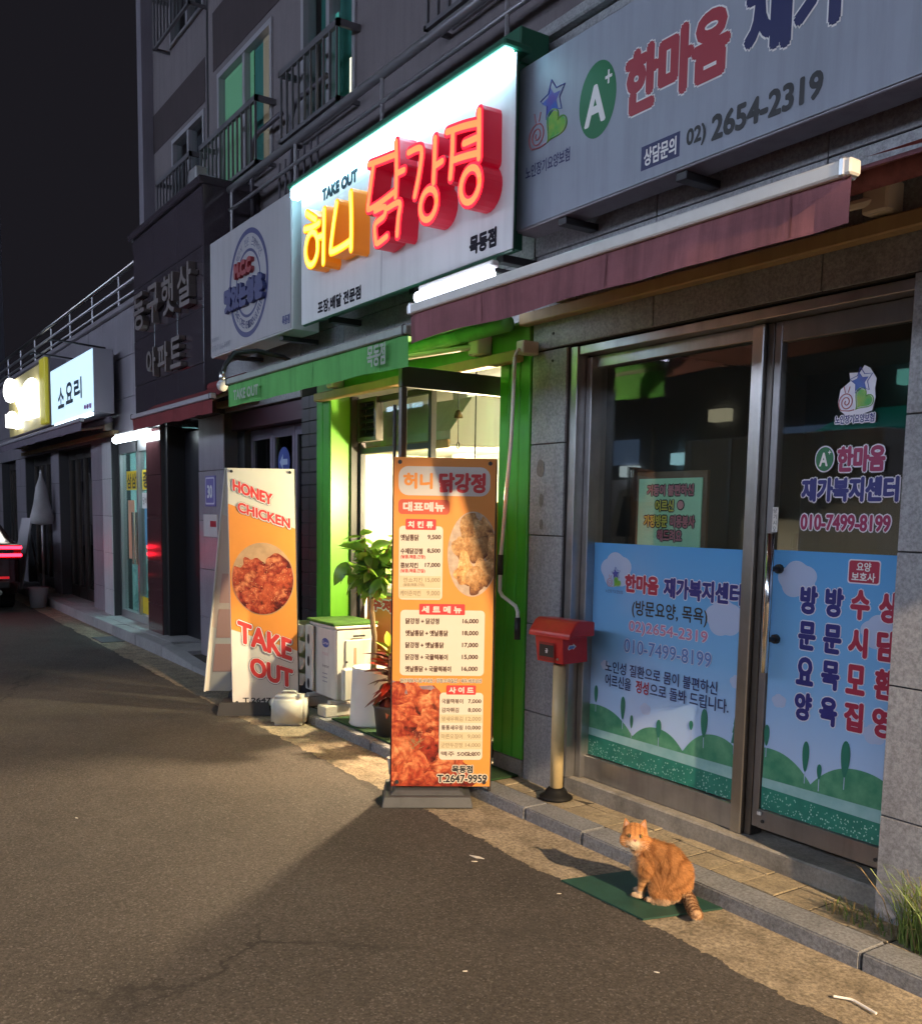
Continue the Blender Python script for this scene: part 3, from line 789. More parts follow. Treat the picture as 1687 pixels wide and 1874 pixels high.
# old glue marks and anchor holes on the pier, a loose cable by the entrance
for i, (x, z, a, b) in enumerate(((-4.10, 1.80, .03, .05), (-4.085, 1.63, .018, .035), (-4.08, 1.50, .016, .03))):
    patch('glue_mark', [(x+a*(1+.3*noise.noise((q, i, 0)))*math.cos(q), z+b*(1+.3*noise.noise((q, i, 3)))*math.sin(q)) for q in [k*2*math.pi/18 for k in range(18)]], wallframe(3.247), .001, M('glue_grey', (.22, .21, .20), .9, fine=.3, fs=80), bld)
for x, z in ((-4.02, 2.50), (-4.02, 2.36), (-4.0, 2.58), (-3.3, 2.62), (-6.1, 2.68), (-5.3, 2.72)): obj('anchor_hole', MB().tube([(x, 3.262, z), (x, 3.244, z)], .007, 8), black, bld)
t = thing('loose_cable', 'thin black cable hanging down the stone left of the dark pier', 'cable', (-11.4, 3.2, 2.6))
obj('cable_run', MB().tube([(-11.42, 3.24, 3.45), (-11.42, 3.20, 3.38), (-11.40, 3.22, 3.1), (-11.43, 3.21, 2.8), (-11.42, 3.22, 2.5)], .014, 6), black, t, True)
obj('junction_box', MB().box(-11.47, -11.37, 3.17, 3.245, 3.42, 3.52, .01), dark_m, t)

# ------------------------------------------------------------------ awnings
def awning(name, label, x0, x1, yf, zf, drop, mat, wall_z, bar=True, valance=True, hood=None, sag=0.):
    t = thing(name, label, 'awning', ((x0+x1)/2, 3.2, zf), group='shop awnings')
    n = max(4, int((x1-x0)/.12))
    fab = MB(); val = MB()
    for i in range(n):
        a = x0+(x1-x0)*i/n; b = x0+(x1-x0)*(i+1)/n
        fab.quad((a, 3.18, wall_z), (b, 3.18, wall_z), (b, yf+.02, zf+.004), (a, yf+.02, zf+.004))
        for z0, z1 in ((0, .33), (.33, .66), (.66, 1)):
            def w(x, s): return yf + .016*s*noise.noise((x*1.7, s*.6, 0)) + .006*s*math.sin(x*13+2*math.sin(x*3)) + .006*s*noise.noise((x*6, s, 4))
            def zz(x, s): return zf-drop*s-.014*s*noise.noise((x*2.2, 5, 0))-.006*s*noise.noise((x*8, 2, 0))
            val.quad((a, w(a, z1), zz(a, z1)), (b, w(b, z1), zz(b, z1)), (b, w(b, z0), zz(b, z0)), (a, w(a, z0), zz(a, z0)))
    obj('fabric', fab, mat, t)
    if valance:
        vo = obj('valance', val, mat, t, True)
        for i in range(1, int((x1-x0)/.82)+1):
            xs_ = x0+.82*i-.2
            if xs_ > x1-.1: break
            obj('seam', MB().quad(*[(xs_+q, yf-.002+.016*sv*noise.noise((xs_*1.7, sv*.6, 0))+.006*sv*math.sin(xs_*13+2*math.sin(xs_*3))+.006*sv*noise.noise((xs_*6, sv, 4))-.002, zf-drop*sv*.97) for q, sv in ((-.003, 1), (.003, 1), (.003, 0), (-.003, 0))]), M('seam_'+mat.name, tuple(c*.45 for c in mat.diffuse_color[:3]), .9), vo)
    if bar: obj('front_bar', MB().box(x0-.01, x1+.01, yf-.022, yf+.03, zf-.012, zf+.034, .006), hood or white_p, t)
    obj('roller', MB().tube([(x0, 3.12, wall_z-.05), (x1, 3.12, wall_z-.05)], .045, 12), mat, t, True)
    for x in ((x0+.02, x1-.02) if valance else ()): obj('end_cap', MB().box(x-.012, x+.012, yf-.025, yf+.04, zf-.016, zf+.040, .006), alum if hood is None else black, t)
    for x, dirn in ((x0+.35, 1), (x1-.35, -1)):
        elbow = (x+dirn*.42, (yf+3.15)/2-.02, (zf+wall_z)/2-.10)
        obj('folding_arm', MB().tube([(x, 3.16, wall_z-.12), elbow, (x+dirn*.1, yf+.06, zf-.01)], .017, 8), M('arm_paint', (.55, .50, .42), .5), t)
        obj('arm_bracket', MB().box(x-.05, x+.05, 3.13, 3.235, wall_z-.17, wall_z-.06, .008), MATS['arm_paint'], t)
    obj('mount_beam', MB().box(x0, x1, 3.17, 3.235, wall_z-.24, wall_z-.18, .006), tan_m, t)
    return t
ag = awning('green_awning', 'green fabric shop awning lettered TAKE OUT in white', -6.80, -4.25, 2.5, 2.455, .165, green_cloth, 2.62, hood=M('awning_hood', (.30, .34, .31), .5, .4, streak=.2))
fade = M('faded_white', (.48, .56, .48), .8, fine=.3, fs=100)
lettering('TAKE OUT', wallframe(2.472), (-6.62, 2.318, -6.16, 2.39), fade, ag, bold=.003)
lettering('목동점', wallframe(2.472), (-4.63, 2.315, -4.43, 2.43), fade, ag, bold=.003)
ar = awning('maroon_awning', 'long faded maroon awning with a white front bar over the welfare centre', -4.225, -1.76, 2.5, 2.545, .145, maroon_cloth, 2.80)
an = awning('red_awning', 'dark red awning underside at the right edge beyond the maroon awning', -1.735, 1.15, 2.5, 2.575, .1, red_cloth, 2.82, bar=False, valance=False)
ae = awning('entrance_awning', 'small dark red awning above the apartment entrance', -10.55, -8.05, 2.82, 2.50, .13, M('entrance_awning_red', (.20, .02, .025), .8, var=.2, vs=3), 2.74, hood=M('grey_bar', (.35, .33, .36), .5, .3))
# awning crank
t = thing('awning_crank', 'white bent awning crank rod with black grips hanging on the green post', 'crank rod', (-4.2, 3.1, 1))
obj('rod', MB().tube([(-4.155, 3.10, 2.38), (-4.17, 3.10, 1.96), (-4.245, 3.10, 1.30), (-4.245, 3.10, 1.13), (-4.22, 3.10, 1.105), (-4.10, 3.10, 1.06), (-4.078, 3.10, 1.03), (-4.078, 3.10, .92)], .0105, 8), white_p, t, True)
obj('grip', MB().tube([(-4.246, 3.10, 1.33), (-4.247, 3.10, 1.22)], .017, 8), black, t, True)
obj('grip', MB().tube([(-4.078, 3.10, 1.0), (-4.078, 3.10, .88)], .017, 8), black, t, True)
obj('hook', MB().tube([(-4.155, 3.10, 2.38), (-4.155, 3.12, 2.42), (-4.155, 3.18, 2.43)], .01, 8).box(-4.19, -4.12, 3.13, 3.235, 2.40, 2.47, .006), MATS['arm_paint'], t)

# ------------------------------------------------------------------ chicken shop sign (lit)
t = thing('chicken_shop_sign', 'bright white lit sign with glowing yellow and red Korean letters', 'sign', (-5.2, 3, 3))
CY = 2.92
obj('sign_face', MB().box(-6.46, -3.955, CY, CY+.006, 2.868, 3.79), white_panel, t)
obj('face_seam', MB().box(-5.294, -5.290, CY-.0015, CY, 2.868, 3.70), M('seam_grey', (.45, .45, .5), .5), t)
obj('frame', MB().box(-6.45, -3.965, CY+.007, 2.945, 2.858, 3.80, .004).box(-6.40, -4.06, 2.946, 3.06, 2.90, 3.80), green_box, t)
obj('hood', MB().box(-6.54, -3.95, 2.845, 3.01, 3.805, 3.84, .008).box(-6.55, -4.05, 3.012, 3.20, 3.80, 3.98, .008), green_box, t)
obj('light_bar', MB().box(-6.50, -3.958, 2.85, CY-.002, 3.725, 3.803, .012), emissive('sign_led_white', (.44, .86, 1.0), 16.), t)
for x in (-6.2, -5.1, -4.2): obj('bracket', MB().box(x-.03, x+.03, 3.02, 3.249, 2.86, 2.90, .003), dark_m, t)
fr = wallframe(CY)
lettering('TAKE OUT', fr, (-6.125, 3.628, -5.61, 3.712), M('sign_ink', (.004, .010, .02), .7, spec=.1), t, bold=.008)
patch('underline', [(-6.14, 3.602), (-5.24, 3.627), (-5.24, 3.637), (-6.14, 3.612)], fr, .001, ink_white, t)
lettering('포장,배달 전문점', fr, (-6.19, 2.893, -5.555, 2.985), M('sign_ink2', (.008, .007, .016), .6, spec=.2), t, bold=.0042)
lettering('목동점', fr, (-4.335, 2.905, -4.09, 3.005), MATS['sign_ink2'], t, bold=.0055)

def ribbon(pts, w, fr, d0, d1):
    """stroke of constant width with rounded ends, from depth d0 to d1 off the plane"""
    P = [Vector((a, b, 0)) for a, b in pts]
    # smooth the polyline a little
    L = []; Rr = []
    k = len(P)
    for i in range(k):
        d = (P[min(i+1, k-1)]-P[max(i-1, 0)]).normalized(); nn = Vector((-d.y, d.x, 0))
        L.append(P[i]+nn*w); Rr.append(P[i]-nn*w)
    def cap(c, d, s):
        out = []
        nn = Vector((-d.y, d.x, 0))
        for i in range(1, 5):
            a = math.pi*i/5
            out.append(c + (nn*math.cos(a) + d*math.sin(a)*1.0)*w)
        return out
    dE = (P[-1]-P[-2]).normalized(); dS = (P[0]-P[1]).normalized()
    mb = MB()
    def q(v, d): return fr.p(v.x, v.y, d)
    for i in range(k-1):
        a, b, c, d = L[i], L[i+1], Rr[i+1], Rr[i]
        mb.quad(q(d, d1), q(c, d1), q(b, d1), q(a, d1))
        mb.quad(q(a, d1), q(b, d1), q(b, d0), q(a, d0)); mb.quad(q(c, d1), q(d, d1), q(d, d0), q(c, d0))
    for c, dd, s0, s1 in ((P[-1], dE, L[-1], Rr[-1]), (P[0], dS, Rr[0], L[0])):
        ring = [s0]+cap(c, dd, 0)+[s1]
        mb.poly([q(v, d1) for v in reversed(ring)])
        for a, b in zip(ring[:-1], ring[1:]): mb.quad(q(a, d1), q(b, d1), q(b, d0), q(a, d0))
    return mb
def spline(pts, n=6):
    P = [Vector((a, b)) for a, b in pts]; out = []
    for i in range(len(P)-1):
        p0 = P[max(i-1, 0)]; p1 = P[i]; p2 = P[i+1]; p3 = P[min(i+2, len(P)-1)]
        for j in range(n):
            u = j/n
            out.append(.5*((2*p1)+(p2-p0)*u+(2*p0-5*p1+4*p2-p3)*u*u+(3*p1-p0-3*p2+p3)*u**3))
    out.append(P[-1]); return [(p.x, p.y) for p in out]
def ring_pts(c, ex, ey, n=22):
    a = ex[0]-c[0]; b = ey[1]-c[1]
    return [(c[0]+a*math.cos(2*math.pi*i/n), c[1]+b*math.sin(2*math.pi*i/n)) for i in range(n+1)]
GLY = {
 'heo': ([[(-6.125,3.535),(-5.985,3.462)], [(-6.152,3.438),(-6.03,3.425),(-5.93,3.428)], [(-5.855,3.49),(-5.862,3.33),(-5.868,3.165)], [(-5.935,3.34),(-5.87,3.335)]], ((-6.045,3.29),(-5.95,3.29),(-6.045,3.395)), 'y'),
 'ni': ([[(-5.676,3.488),(-5.723,3.36),(-5.760,3.225),(-5.735,3.205),(-5.615,3.205),(-5.495,3.215)], [(-5.482,3.50),(-5.473,3.33),(-5.476,3.168)]], None, 'y'),
 'dak': ([[(-5.245,3.602),(-5.115,3.587),(-4.93,3.568)], [(-5.19,3.585),(-5.225,3.463),(-5.253,3.365),(-5.24,3.345),(-5.112,3.348),(-4.94,3.366)], [(-4.922,3.635),(-4.915,3.474),(-4.923,3.335)], [(-4.91,3.46),(-4.83,3.457)],
      [(-5.165,3.317),(-5.046,3.311),(-5.055,3.262),(-5.160,3.238),(-5.155,3.15),(-5.13,3.125),(-5.02,3.14)], [(-5.01,3.295),(-4.875,3.292),(-4.888,3.209),(-4.900,3.12)]], None, 'r'),
 'gang': ([[(-4.785,3.536),(-4.65,3.518),(-4.665,3.40),(-4.712,3.285)], [(-4.507,3.53),(-4.511,3.405),(-4.518,3.305)], [(-4.505,3.387),(-4.435,3.392)]], ((-4.566,3.205),(-4.483,3.2),(-4.566,3.283)), 'r'),
 'jeong': ([[(-4.392,3.525),(-4.246,3.507),(-4.109,3.482)], [(-4.335,3.511),(-4.337,3.407),(-4.352,3.285)], [(-4.098,3.535),(-4.095,3.417),(-4.094,3.31)], [(-4.228,3.419),(-4.105,3.412)], [(-4.328,3.366),(-4.210,3.353),(-4.095,3.335)]], ((-4.166,3.2),(-4.082,3.2),(-4.166,3.282)), 'r')}
side_y = M('channel_orange', (.72, .22, .02), .35, emit=(.9, .22, .0), es=.25); side_r = M('channel_red', (.45, .012, .035), .35, emit=(.8, .0, .03), es=.16)
rim_y = emissive('neon_amber', (1., .42, .0), 1.6); core_y = emissive('neon_yellow', (1., .80, .12), 1.9)
rim_r = emissive('neon_red', (1., .012, .035), 1.9); core_r = emissive('neon_coral', (1., .24, .07), 1.35)
for gn, (strokes, o, c) in GLY.items():
    allp = [spline(s) for s in strokes]
    if o: allp.append(ring_pts(*o))
    w = .027 if c == 'y' else .029
    m1, m2, m3 = MB(), MB(), MB()
    for i, s in enumerate(allp):
        for mb, ww, d0, d1 in ((m1, w+.004, .0, .112), (m2, w, .10, .1145+i*.0003), (m3, w*.55, .11, .1175+i*.0003)):
            r_ = ribbon(s, ww, fr, d0, d1); n = len(mb.v); mb.v += r_.v; mb.f += [tuple(n+q for q in f) for f in r_.f]
    lo = obj('channel_letter', m1, side_y if c == 'y' else side_r, t)
    obj('letter_rim', m2, rim_y if c == 'y' else rim_r, lo); obj('letter_core', m3, core_y if c == 'y' else core_r, lo)

# tube lamp below the sign
t = thing('tube_lamp', 'glowing white tube lamp under the chicken shop sign', 'lamp', (-4.4, 2.9, 2.76))
obj('lamp_body', MB().box(-4.80, -4.08, 2.885, 2.935, 2.80, 2.835, .008), white_p, t)
obj('tube', MB().tube([(-4.80, 2.885, 2.765), (-4.79, 2.885, 2.765), (-4.09, 2.885, 2.765), (-4.08, 2.885, 2.765)], [.018, .034, .034, .018], 14), emissive('tube_white', (.80, .84, 1.0), 10.), t, True)
for x in (-4.7, -4.2): obj('lamp_arm', MB().box(x-.012, x+.012, 2.936, 3.249, 2.81, 2.83), dark_m, t)

# snack shop sign (unlit)
t = thing('snack_shop_sign', 'unlit white sign board with navy ring emblem left of the chicken sign', 'sign', (-7.4, 3, 2.9))
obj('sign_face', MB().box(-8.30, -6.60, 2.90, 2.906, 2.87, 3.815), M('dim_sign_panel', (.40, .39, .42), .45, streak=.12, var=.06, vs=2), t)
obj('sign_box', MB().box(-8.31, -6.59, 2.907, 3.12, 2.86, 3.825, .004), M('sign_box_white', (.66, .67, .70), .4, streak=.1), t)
for x in (-8.0, -6.9): obj('bracket', MB().box(x-.03, x+.03, 2.95, 3.249, 2.825, 2.858, .003), dark_m, t)
fr = wallframe(2.90)
def ringmesh(cu, cv, r0, r1, d, mat, nm, parent, k=1.): 
    mb = MB(); n = 60
    for i in range(n):
        a = 2*math.pi*i/n; b = 2*math.pi*(i+1)/n
        mb.quad(fr.p(cu+r0*math.cos(a), cv+k*r0*math.sin(a), d), fr.p(cu+r1*math.cos(a), cv+k*r1*math.sin(a), d), fr.p(cu+r1*math.cos(b), cv+k*r1*math.sin(b), d), fr.p(cu+r0*math.cos(b), cv+k*r0*math.sin(b), d))
    return obj(nm, mb, mat, parent)
ink_ring = M('ring_navy', (.04, .045, .16), .45)
ringmesh(-7.425, 3.335, .375, .415, .001, ink_ring, 'emblem_ring', t); ringmesh(-7.425, 3.335, .24, .262, .001, ink_ring, 'emblem_ring', t)
for k, (word, sgn) in enumerate((('수제간식 전문 프랜차이즈', 1), ('MAKE CAFE CHICKEN & FOOD', -1))):
    for i, ch in enumerate(word):
        if ch == ' ': continue
        a = R(90)-sgn*(i-(len(word)-1)/2)*R(118/len(word)) if sgn > 0 else R(270)+(i-(len(word)-1)/2)*R(118/len(word))
        u = Vector((math.sin(a), -math.cos(a))) * (1 if sgn > 0 else -1)
        c = Vector((-7.425+.318*math.cos(a), 3.335+.318*math.sin(a)))
        f2 = Frame(fr.p(c.x, c.y, 0), (u.x, 0, u.y), (-u.y, 0, u.x))
        lettering(ch, f2, (-.022, -.03, .022, .03), ink_ring, t, d=.0015, name='emblem_letter')
lettering('M.C.C', fr, (-7.66, 3.395, -7.29, 3.52), M('mcc_red', (.30, .03, .04), .4), t, bold=.012, depth=.03)
lettering('맛있는청춘', fr, (-7.89, 3.16, -7.05, 3.36), ink_ring, t, bold=.016, depth=.03)
lettering('목동점', fr, (-6.755, 2.905, -6.615, 2.975), ink_ring, t, bold=.004)
lettering('매장문의', fr, (-8.27, 2.985, -8.10, 3.02), ink_grey, t, bold=.001); lettering('070-7166-9200', fr, (-8.27, 2.905, -7.83, 2.955), ink_grey, t, bold=.001)

# ------------------------------------------------------------------ chicken shop front and interior
t = thing('chicken_shop', 'open green framed takeout shopfront with a warm lit kitchen', 'shopfront', (-5.5, 3.4, .06))
for x0, x1 in ((-6.88, -6.775), (-6.770, -6.655)): obj('green_board', MB().box(x0, x1, 3.235, 3.42, .10, 2.42, .006), green_paint, t)
obj('reveal_board', MB().box(-6.652, -6.64, 3.24, 3.42, .10, 2.42, .002), M('lime_paint', (.11, .33, .02), .4, streak=.15), t)
for x0, x1 in ((-4.485, -4.395), (-4.390, -4.300), (-4.295, -4.205)): obj('green_board', MB().box(x0, x1, 3.245, 3.30, .165, 2.42, .006), green_paint, t)
obj('post_base', MB().box(-4.485, -4.205, 3.25, 3.42, .052, .16, .004), concrete, t)
obj('post_core', MB().box(-4.485, -4.205, 3.305, 3.42, .16, 2.42), green_box, t)
obj('header', MB().box(-6.88, -4.205, 3.235, 3.42, 2.425, 2.595, .006), M('header_green', (.10, .30, .03), .5, streak=.2), t)
obj('black_trim', MB().box(-6.638, -6.61, 3.40, 3.46, .10, 2.42), black, t)
obj('floor', MB().box(-7.0, -4.21, 3.525, 6.2, .0, .09), M('shop_floor', (.35, .32, .28), .5, var=.2, vs=3), t)
obj('threshold', MB().box(-6.64, -4.49, 3.32, 3.524, .0, .085), concrete, t)
obj('left_wall', MB().box(-7.1, -7.0, 3.43, 6.2, .09, 2.7), cream_wall, t); obj('right_wall', MB().box(-4.2, -4.1, 3.43, 6.2, .09, 2.7), cream_wall, t)
obj('back_wall', MB().box(-7.0, -4.2, 6.1, 6.2, .09, 2.7), cream_wall, t); obj('ceiling', MB().box(-7.1, -4.1, 3.43, 6.2, 2.6, 2.66), cream_wall, t)
lo = obj('louvre', MB().box(-6.60, -6.57, 3.44, 3.50, 2.08, 2.40).box(-6.33, -6.30, 3.44, 3.50, 2.08, 2.40).box(-6.57, -6.33, 3.44, 3.50, 2.08, 2.11).box(-6.57, -6.33, 3.44, 3.50, 2.37, 2.40), steel_d, t)
for i in range(5): obj('louvre_slat', MB().prism([(-6.57, 3.45, 2.12+i*.05), (-6.57, 3.455, 2.115+i*.05), (-6.57, 3.50, 2.145+i*.05), (-6.57, 3.495, 2.15+i*.05)], (.24, 0, 0)), dark_m, lo)
obj('louvre_back', MB().box(-6.57, -6.33, 3.502, 3.505, 2.11, 2.37), black, lo)
sash = MB().box(-6.61, -6.57, 3.46, 3.50, .09, 2.075).box(-5.60, -5.56, 3.46, 3.50, .09, 2.40).box(-6.30, -5.60, 3.46, 3.50, 2.36, 2.40).box(-6.57, -5.60, 3.46, 3.50, 1.99, 2.03)
obj('sash_frame', sash, dark_m, t)
obj('sash_pane', MB().box(-6.57, -5.60, 3.478, 3.484, .95, 1.99), glass_c, t)
obj('transom_pane', MB().box(-6.30, -5.60, 3.478, 3.484, 2.03, 2.36), glass_c, t)
obj('inner_post', MB().box(-6.59, -6.38, 4.30, 4.40, .09, 2.60, .005), cream_wall, t)
ct = obj('counter_panel', MB().box(-6.57, -5.20, 3.52, 3.56, .09, .92, .004), M('orange_print', (.72, .27, .05), .45, var=.08, vs=3), t)
obj('counter_top', MB().box(-6.6, -5.15, 3.52, 3.9, .922, .955, .005), steel, t)
fr = wallframe(3.52)
lettering('수제닭강정', fr, (-6.52, .80, -5.55, .90), M('menu_red', (.55, .035, .03), .4), ct, bold=.008, halo=.01, halo_mat=ink_white)
hd = obj('extractor_hood', MB().prism([(-6.99, 3.62, 2.03), (-6.99, 3.62, 2.12), (-6.99, 3.80, 2.36), (-6.99, 4.5, 2.36), (-6.99, 4.5, 2.03)], (1.42, 0, 0)), M('hood_grey', (.58, .60, .56), .4, streak=.2), t)
obj('hood_lip', MB().box(-6.99, -5.57, 3.60, 3.619, 2.0, 2.06, .004), tan_m, hd)
obj('cold_cabinet', MB().box(-6.98, -6.3, 5.2, 6.08, .09, 1.9, .03), white_p, t)
obj('rounded_panel', MB().prism([(-6.995, 4.0+a, .95+b) for a, b in rrect(0, 0, 1.0, .95, .18, 6)], (.03, 0, 0)), M('panel_ivory', (.82, .76, .62), .4), t)
obj('fryer', MB().box(-6.9, -5.7, 4.2, 4.9, .09, .9, .02), steel, t)
gs = MB(); arc = [(-5.2, 4.6, 2.3)]+[(-5.2+0, 4.6-.55*math.cos(a)*1.0, 2.3-.45*math.sin(a)) for a in [i*math.pi/2/8 for i in range(9)]]
obj('curved_guard_glass', MB().prism(arc, (.012, 0, 0)), glass('aqua_glass', (.62, .86, .84), 1.2), t)
# the hot bright lamp over the counter that throws the leaf shadows on the road
lp = thing('pendant_lamp', 'warm pendant lamp over the chicken shop counter', 'lamp', (-5.5, 3.78, 2.6))
obj('cord', MB().tube([(-5.5, 3.78, 2.6), (-5.5, 3.78, 1.86)], .005, 6), black, lp)
obj('lamp_shade', MB().lathe([(.03, .10), (.05, .09), (.11, .0), (.105, .0), (.045, .085), (.028, .095)], (-5.5, 3.78, 1.78), 20), dark_m, lp, True)
obj('bulb', MB().sphere((-5.5, 3.78, 1.76), .035, 12, 8), emissive('bulb_warm', (1., .72, .38), 30.), lp, True)
ld = bpy.data.lights.new('pendant_light', 'POINT'); ld.energy = 600; ld.color = (1., .73, .44); ld.shadow_soft_size = .05
lo_ = bpy.data.objects.new('pendant_light', ld); COL.objects.link(lo_); lo_.parent = lp; lo_.location = (0, 0, -.90)
cl = thing('ceiling_lamp', 'flat warm ceiling lamp inside the chicken shop', 'lamp', (-5.6, 4.6, 2.59))
obj('lamp_frame', MB().box(-6.25, -4.95, 4.45, 4.75, 2.575, 2.598, .004), white_p, cl)
obj('diffuser', MB().box(-6.22, -4.98, 4.47, 4.73, 2.563, 2.574), emissive('ceiling_warm', (1., .93, .76), 30.), cl)
bl = thing('wind_bell', 'small dark bell on a chain by the shop door', 'bell', (-5.33, 3.54, 2.42))
obj('chain', MB().tube([(-5.36, 3.545, 2.42), (-5.36, 3.545, 2.24)], .003, 5).tube([(-5.36, 3.545, 2.18), (-5.36, 3.545, 2.02)], .003, 5), dark_m, bl)
obj('bell_cup', MB().lathe([(.03, 0), (.028, .02), (.018, .045), (.004, .055)], (-5.36, 3.545, 2.18), 14), M('brass', (.10, .07, .03), .4, .8), bl, True)
obj('clapper_ring', MB().tube([(-5.36+.016*math.cos(a), 3.545, 2.0+.02*math.sin(a)) for a in [i*math.pi/5 for i in range(11)]], .004, 5), dark_m, bl)
# swung-out glass door
dr = thing('open_glass_door', 'glass door with black header swung open toward the street behind the menu banner', 'door', (-4.55, 3.3, .09))
obj('header', MB().box(-4.57, -4.53, 2.63, 3.40, 2.225, 2.335, .004), black, dr)
obj('stile', MB().box(-4.565, -4.535, 2.63, 2.668, .10, 2.224, .003), steel_d, dr)
obj('stile', MB().box(-4.565, -4.535, 3.365, 3.40, .10, 2.224, .003), steel_d, dr)
obj('bottom_rail', MB().box(-4.565, -4.535, 2.67, 3.363, .10, .2, .003), steel_d, dr)
obj('pane', MB().box(-4.553, -4.547, 2.669, 3.364, .2, 2.224), glass_c, dr)
obj('door_light_block', MB().box(-4.560, -4.555, 2.672, 3.362, .22, 1.62), M('door_block_orange', (.72, .30, .08), .5), dr)  # opaque sheet added out of view behind the banner to block pendant light

# ------------------------------------------------------------------ snack shop doors (dark) between the pier and the green post
t = thing('snack_shop', 'dark closed glass doors below the snack shop sign', 'shopfront', (-8, 3.45, .05))
dfm = M('mauve_frame', (.24, .21, .28), .35, .6, streak=.2)
obj('lintel', MB().box(-8.9, -7.2, 3.30, 3.5, 2.30, 2.455), M('dark_lintel', (.09, .05, .07), .5), t)
obj('side_panel', MB().box(-8.9, -8.72, 3.36, 3.5, .05, 2.295), black, t)
for x0, x1 in ((-8.71, -8.2), (-8.19, -7.71), (-7.70, -7.21)):
    dd = obj('door_leaf', MB().box(x0, x0+.05, 3.42, 3.47, .06, 2.29).box(x1-.05, x1, 3.42, 3.47, .06, 2.29).box(x0+.05, x1-.05, 3.42, 3.47, 2.2, 2.29).box(x0+.05, x1-.05, 3.42, 3.47, .06, .2), dfm, t)
    obj('pane', MB().box(x0+.05, x1-.05, 3.44, 3.448, .2, 2.2), glass_dk, dd)
obj('room', MB().quad((-9.0, 5.4, .05), (-7.1, 5.4, .05), (-7.1, 5.4, 2.45), (-9.0, 5.4, 2.45)).quad((-9, 3.5, .05), (-9, 5.4, .05), (-9, 5.4, 2.45), (-9, 3.5, 2.45)), M('blue_dark_room', (.05, .07, .09), .7), t)
fr = wallframe(3.439)
patch('arrow_disc', ell(-7.98, 1.98, .13, .13), fr, .001, M('disc_blue', (.03, .07, .35), .4), t)
patch('arrow', [(-8.07, 1.98), (-8.0, 2.05), (-8.0, 2.005), (-7.9, 2.005), (-7.9, 1.955), (-8.0, 1.955), (-8.0, 1.91)], fr, .002, M('disc_pale', (.4, .5, .7), .4), t)
patch('no_entry_disc', ell(-7.42, 1.98, .1, .11), fr, .001, M('disc_teal', (.12, .28, .36), .4), t); patch('no_entry_bar', [(-7.49, 1.92), (-7.47, 1.90), (-7.35, 2.04), (-7.37, 2.06)], fr, .002, MATS['disc_blue'], t)
lamp_c = emissive('cool_lamp', (.8, .95, 1.), 2.2)
obj('inner_lamp', MB().box(-9.0+.01, -8.99+.02, 4.3, 4.6, 1.72, 1.78), lamp_c, t)
colm = thing('tiled_column', 'black tiled column left of the green post', 'column', (-7.05, 3.3, .05))
obj('core', MB().box(-7.185, -6.90, 3.262, 3.5, .055, 2.455), joint_m, colm)
for i in range(24):
    for xa, xb in ((-7.19, -7.048), (-7.043, -6.895)):
        obj('column_tile', MB().box(xa, xb, 3.25, 3.28, .06+i*.1, .155+i*.1, .002), M('black_tile', (.035, .032, .04), .35, var=.3, vs=9), colm)
# gooseneck bulb lamp at the awning end
t = thing('gooseneck_lamp', 'black gooseneck arm with a bare glass bulb beside the green awning', 'lamp', (-6.9, 2.6, 2.5))
obj('arm', MB().tube([(-6.98, 3.24, 2.62), (-6.98, 3.0, 2.72), (-6.96, 2.78, 2.74), (-6.94, 2.6, 2.70), (-6.92, 2.52, 2.60), (-6.92, 2.5, 2.53)], .018, 10), black, t, True)
obj('socket', MB().lathe([(.02, 0), (.024, .02), (.022, .06), (.012, .07)], (-6.92, 2.5, 2.49), 12), steel, t, True)
obj('bulb', MB().sphere((-6.92, 2.5, 2.455), .042, 14, 10), M('bulb_glass', (.6, .6, .62), .08, .0, spec=.9), t, True)

# ------------------------------------------------------------------ banners
orange_b = M('banner_orange', (.74, .28, .055), .42, var=.06, vs=4); white_b = M('banner_white', (.62, .60, .57), .42, var=.04, vs=4)
cream_b = M('banner_cream', (.62, .58, .49), .42); red_b = M('banner_red', (.55, .045, .05), .42); tape_m = M('faded_tape', (.58, .50, .33), .5)
brown_ink = M('brown_ink', (.10, .05, .04), .5); orange_ink = M('orange_ink', (.80, .30, .06), .45); faded_ink = M('faded_ink', (.34, .28, .18), .5)
food1 = printed_food('print_fried', (.16, .055, .02), (.58, .30, .10), (.72, .50, .26), 26)
food2 = printed_food('print_glazed', (.10, .008, .006), (.42, .045, .018), (.80, .34, .16), 16)
food3 = printed_food('print_nugget', (.13, .012, .010), (.40, .05, .025), (.62, .22, .12), 34)
def blob(cu, cv, r, n=30, k=.25, seed=0):
    k = k*2.2
    return [(cu+r*(1+k*noise.noise((math.cos(2*math.pi*i/n)*1.4+seed*3.1, math.sin(2*math.pi*i/n)*1.4, seed)))*math.cos(2*math.pi*i/n),
             cv+r*.85*(1+k*noise.noise((math.cos(2*math.pi*i/n)*1.4+seed*3.1, math.sin(2*math.pi*i/n)*1.4, seed)))*math.sin(2*math.pi*i/n)) for i in range(n)]

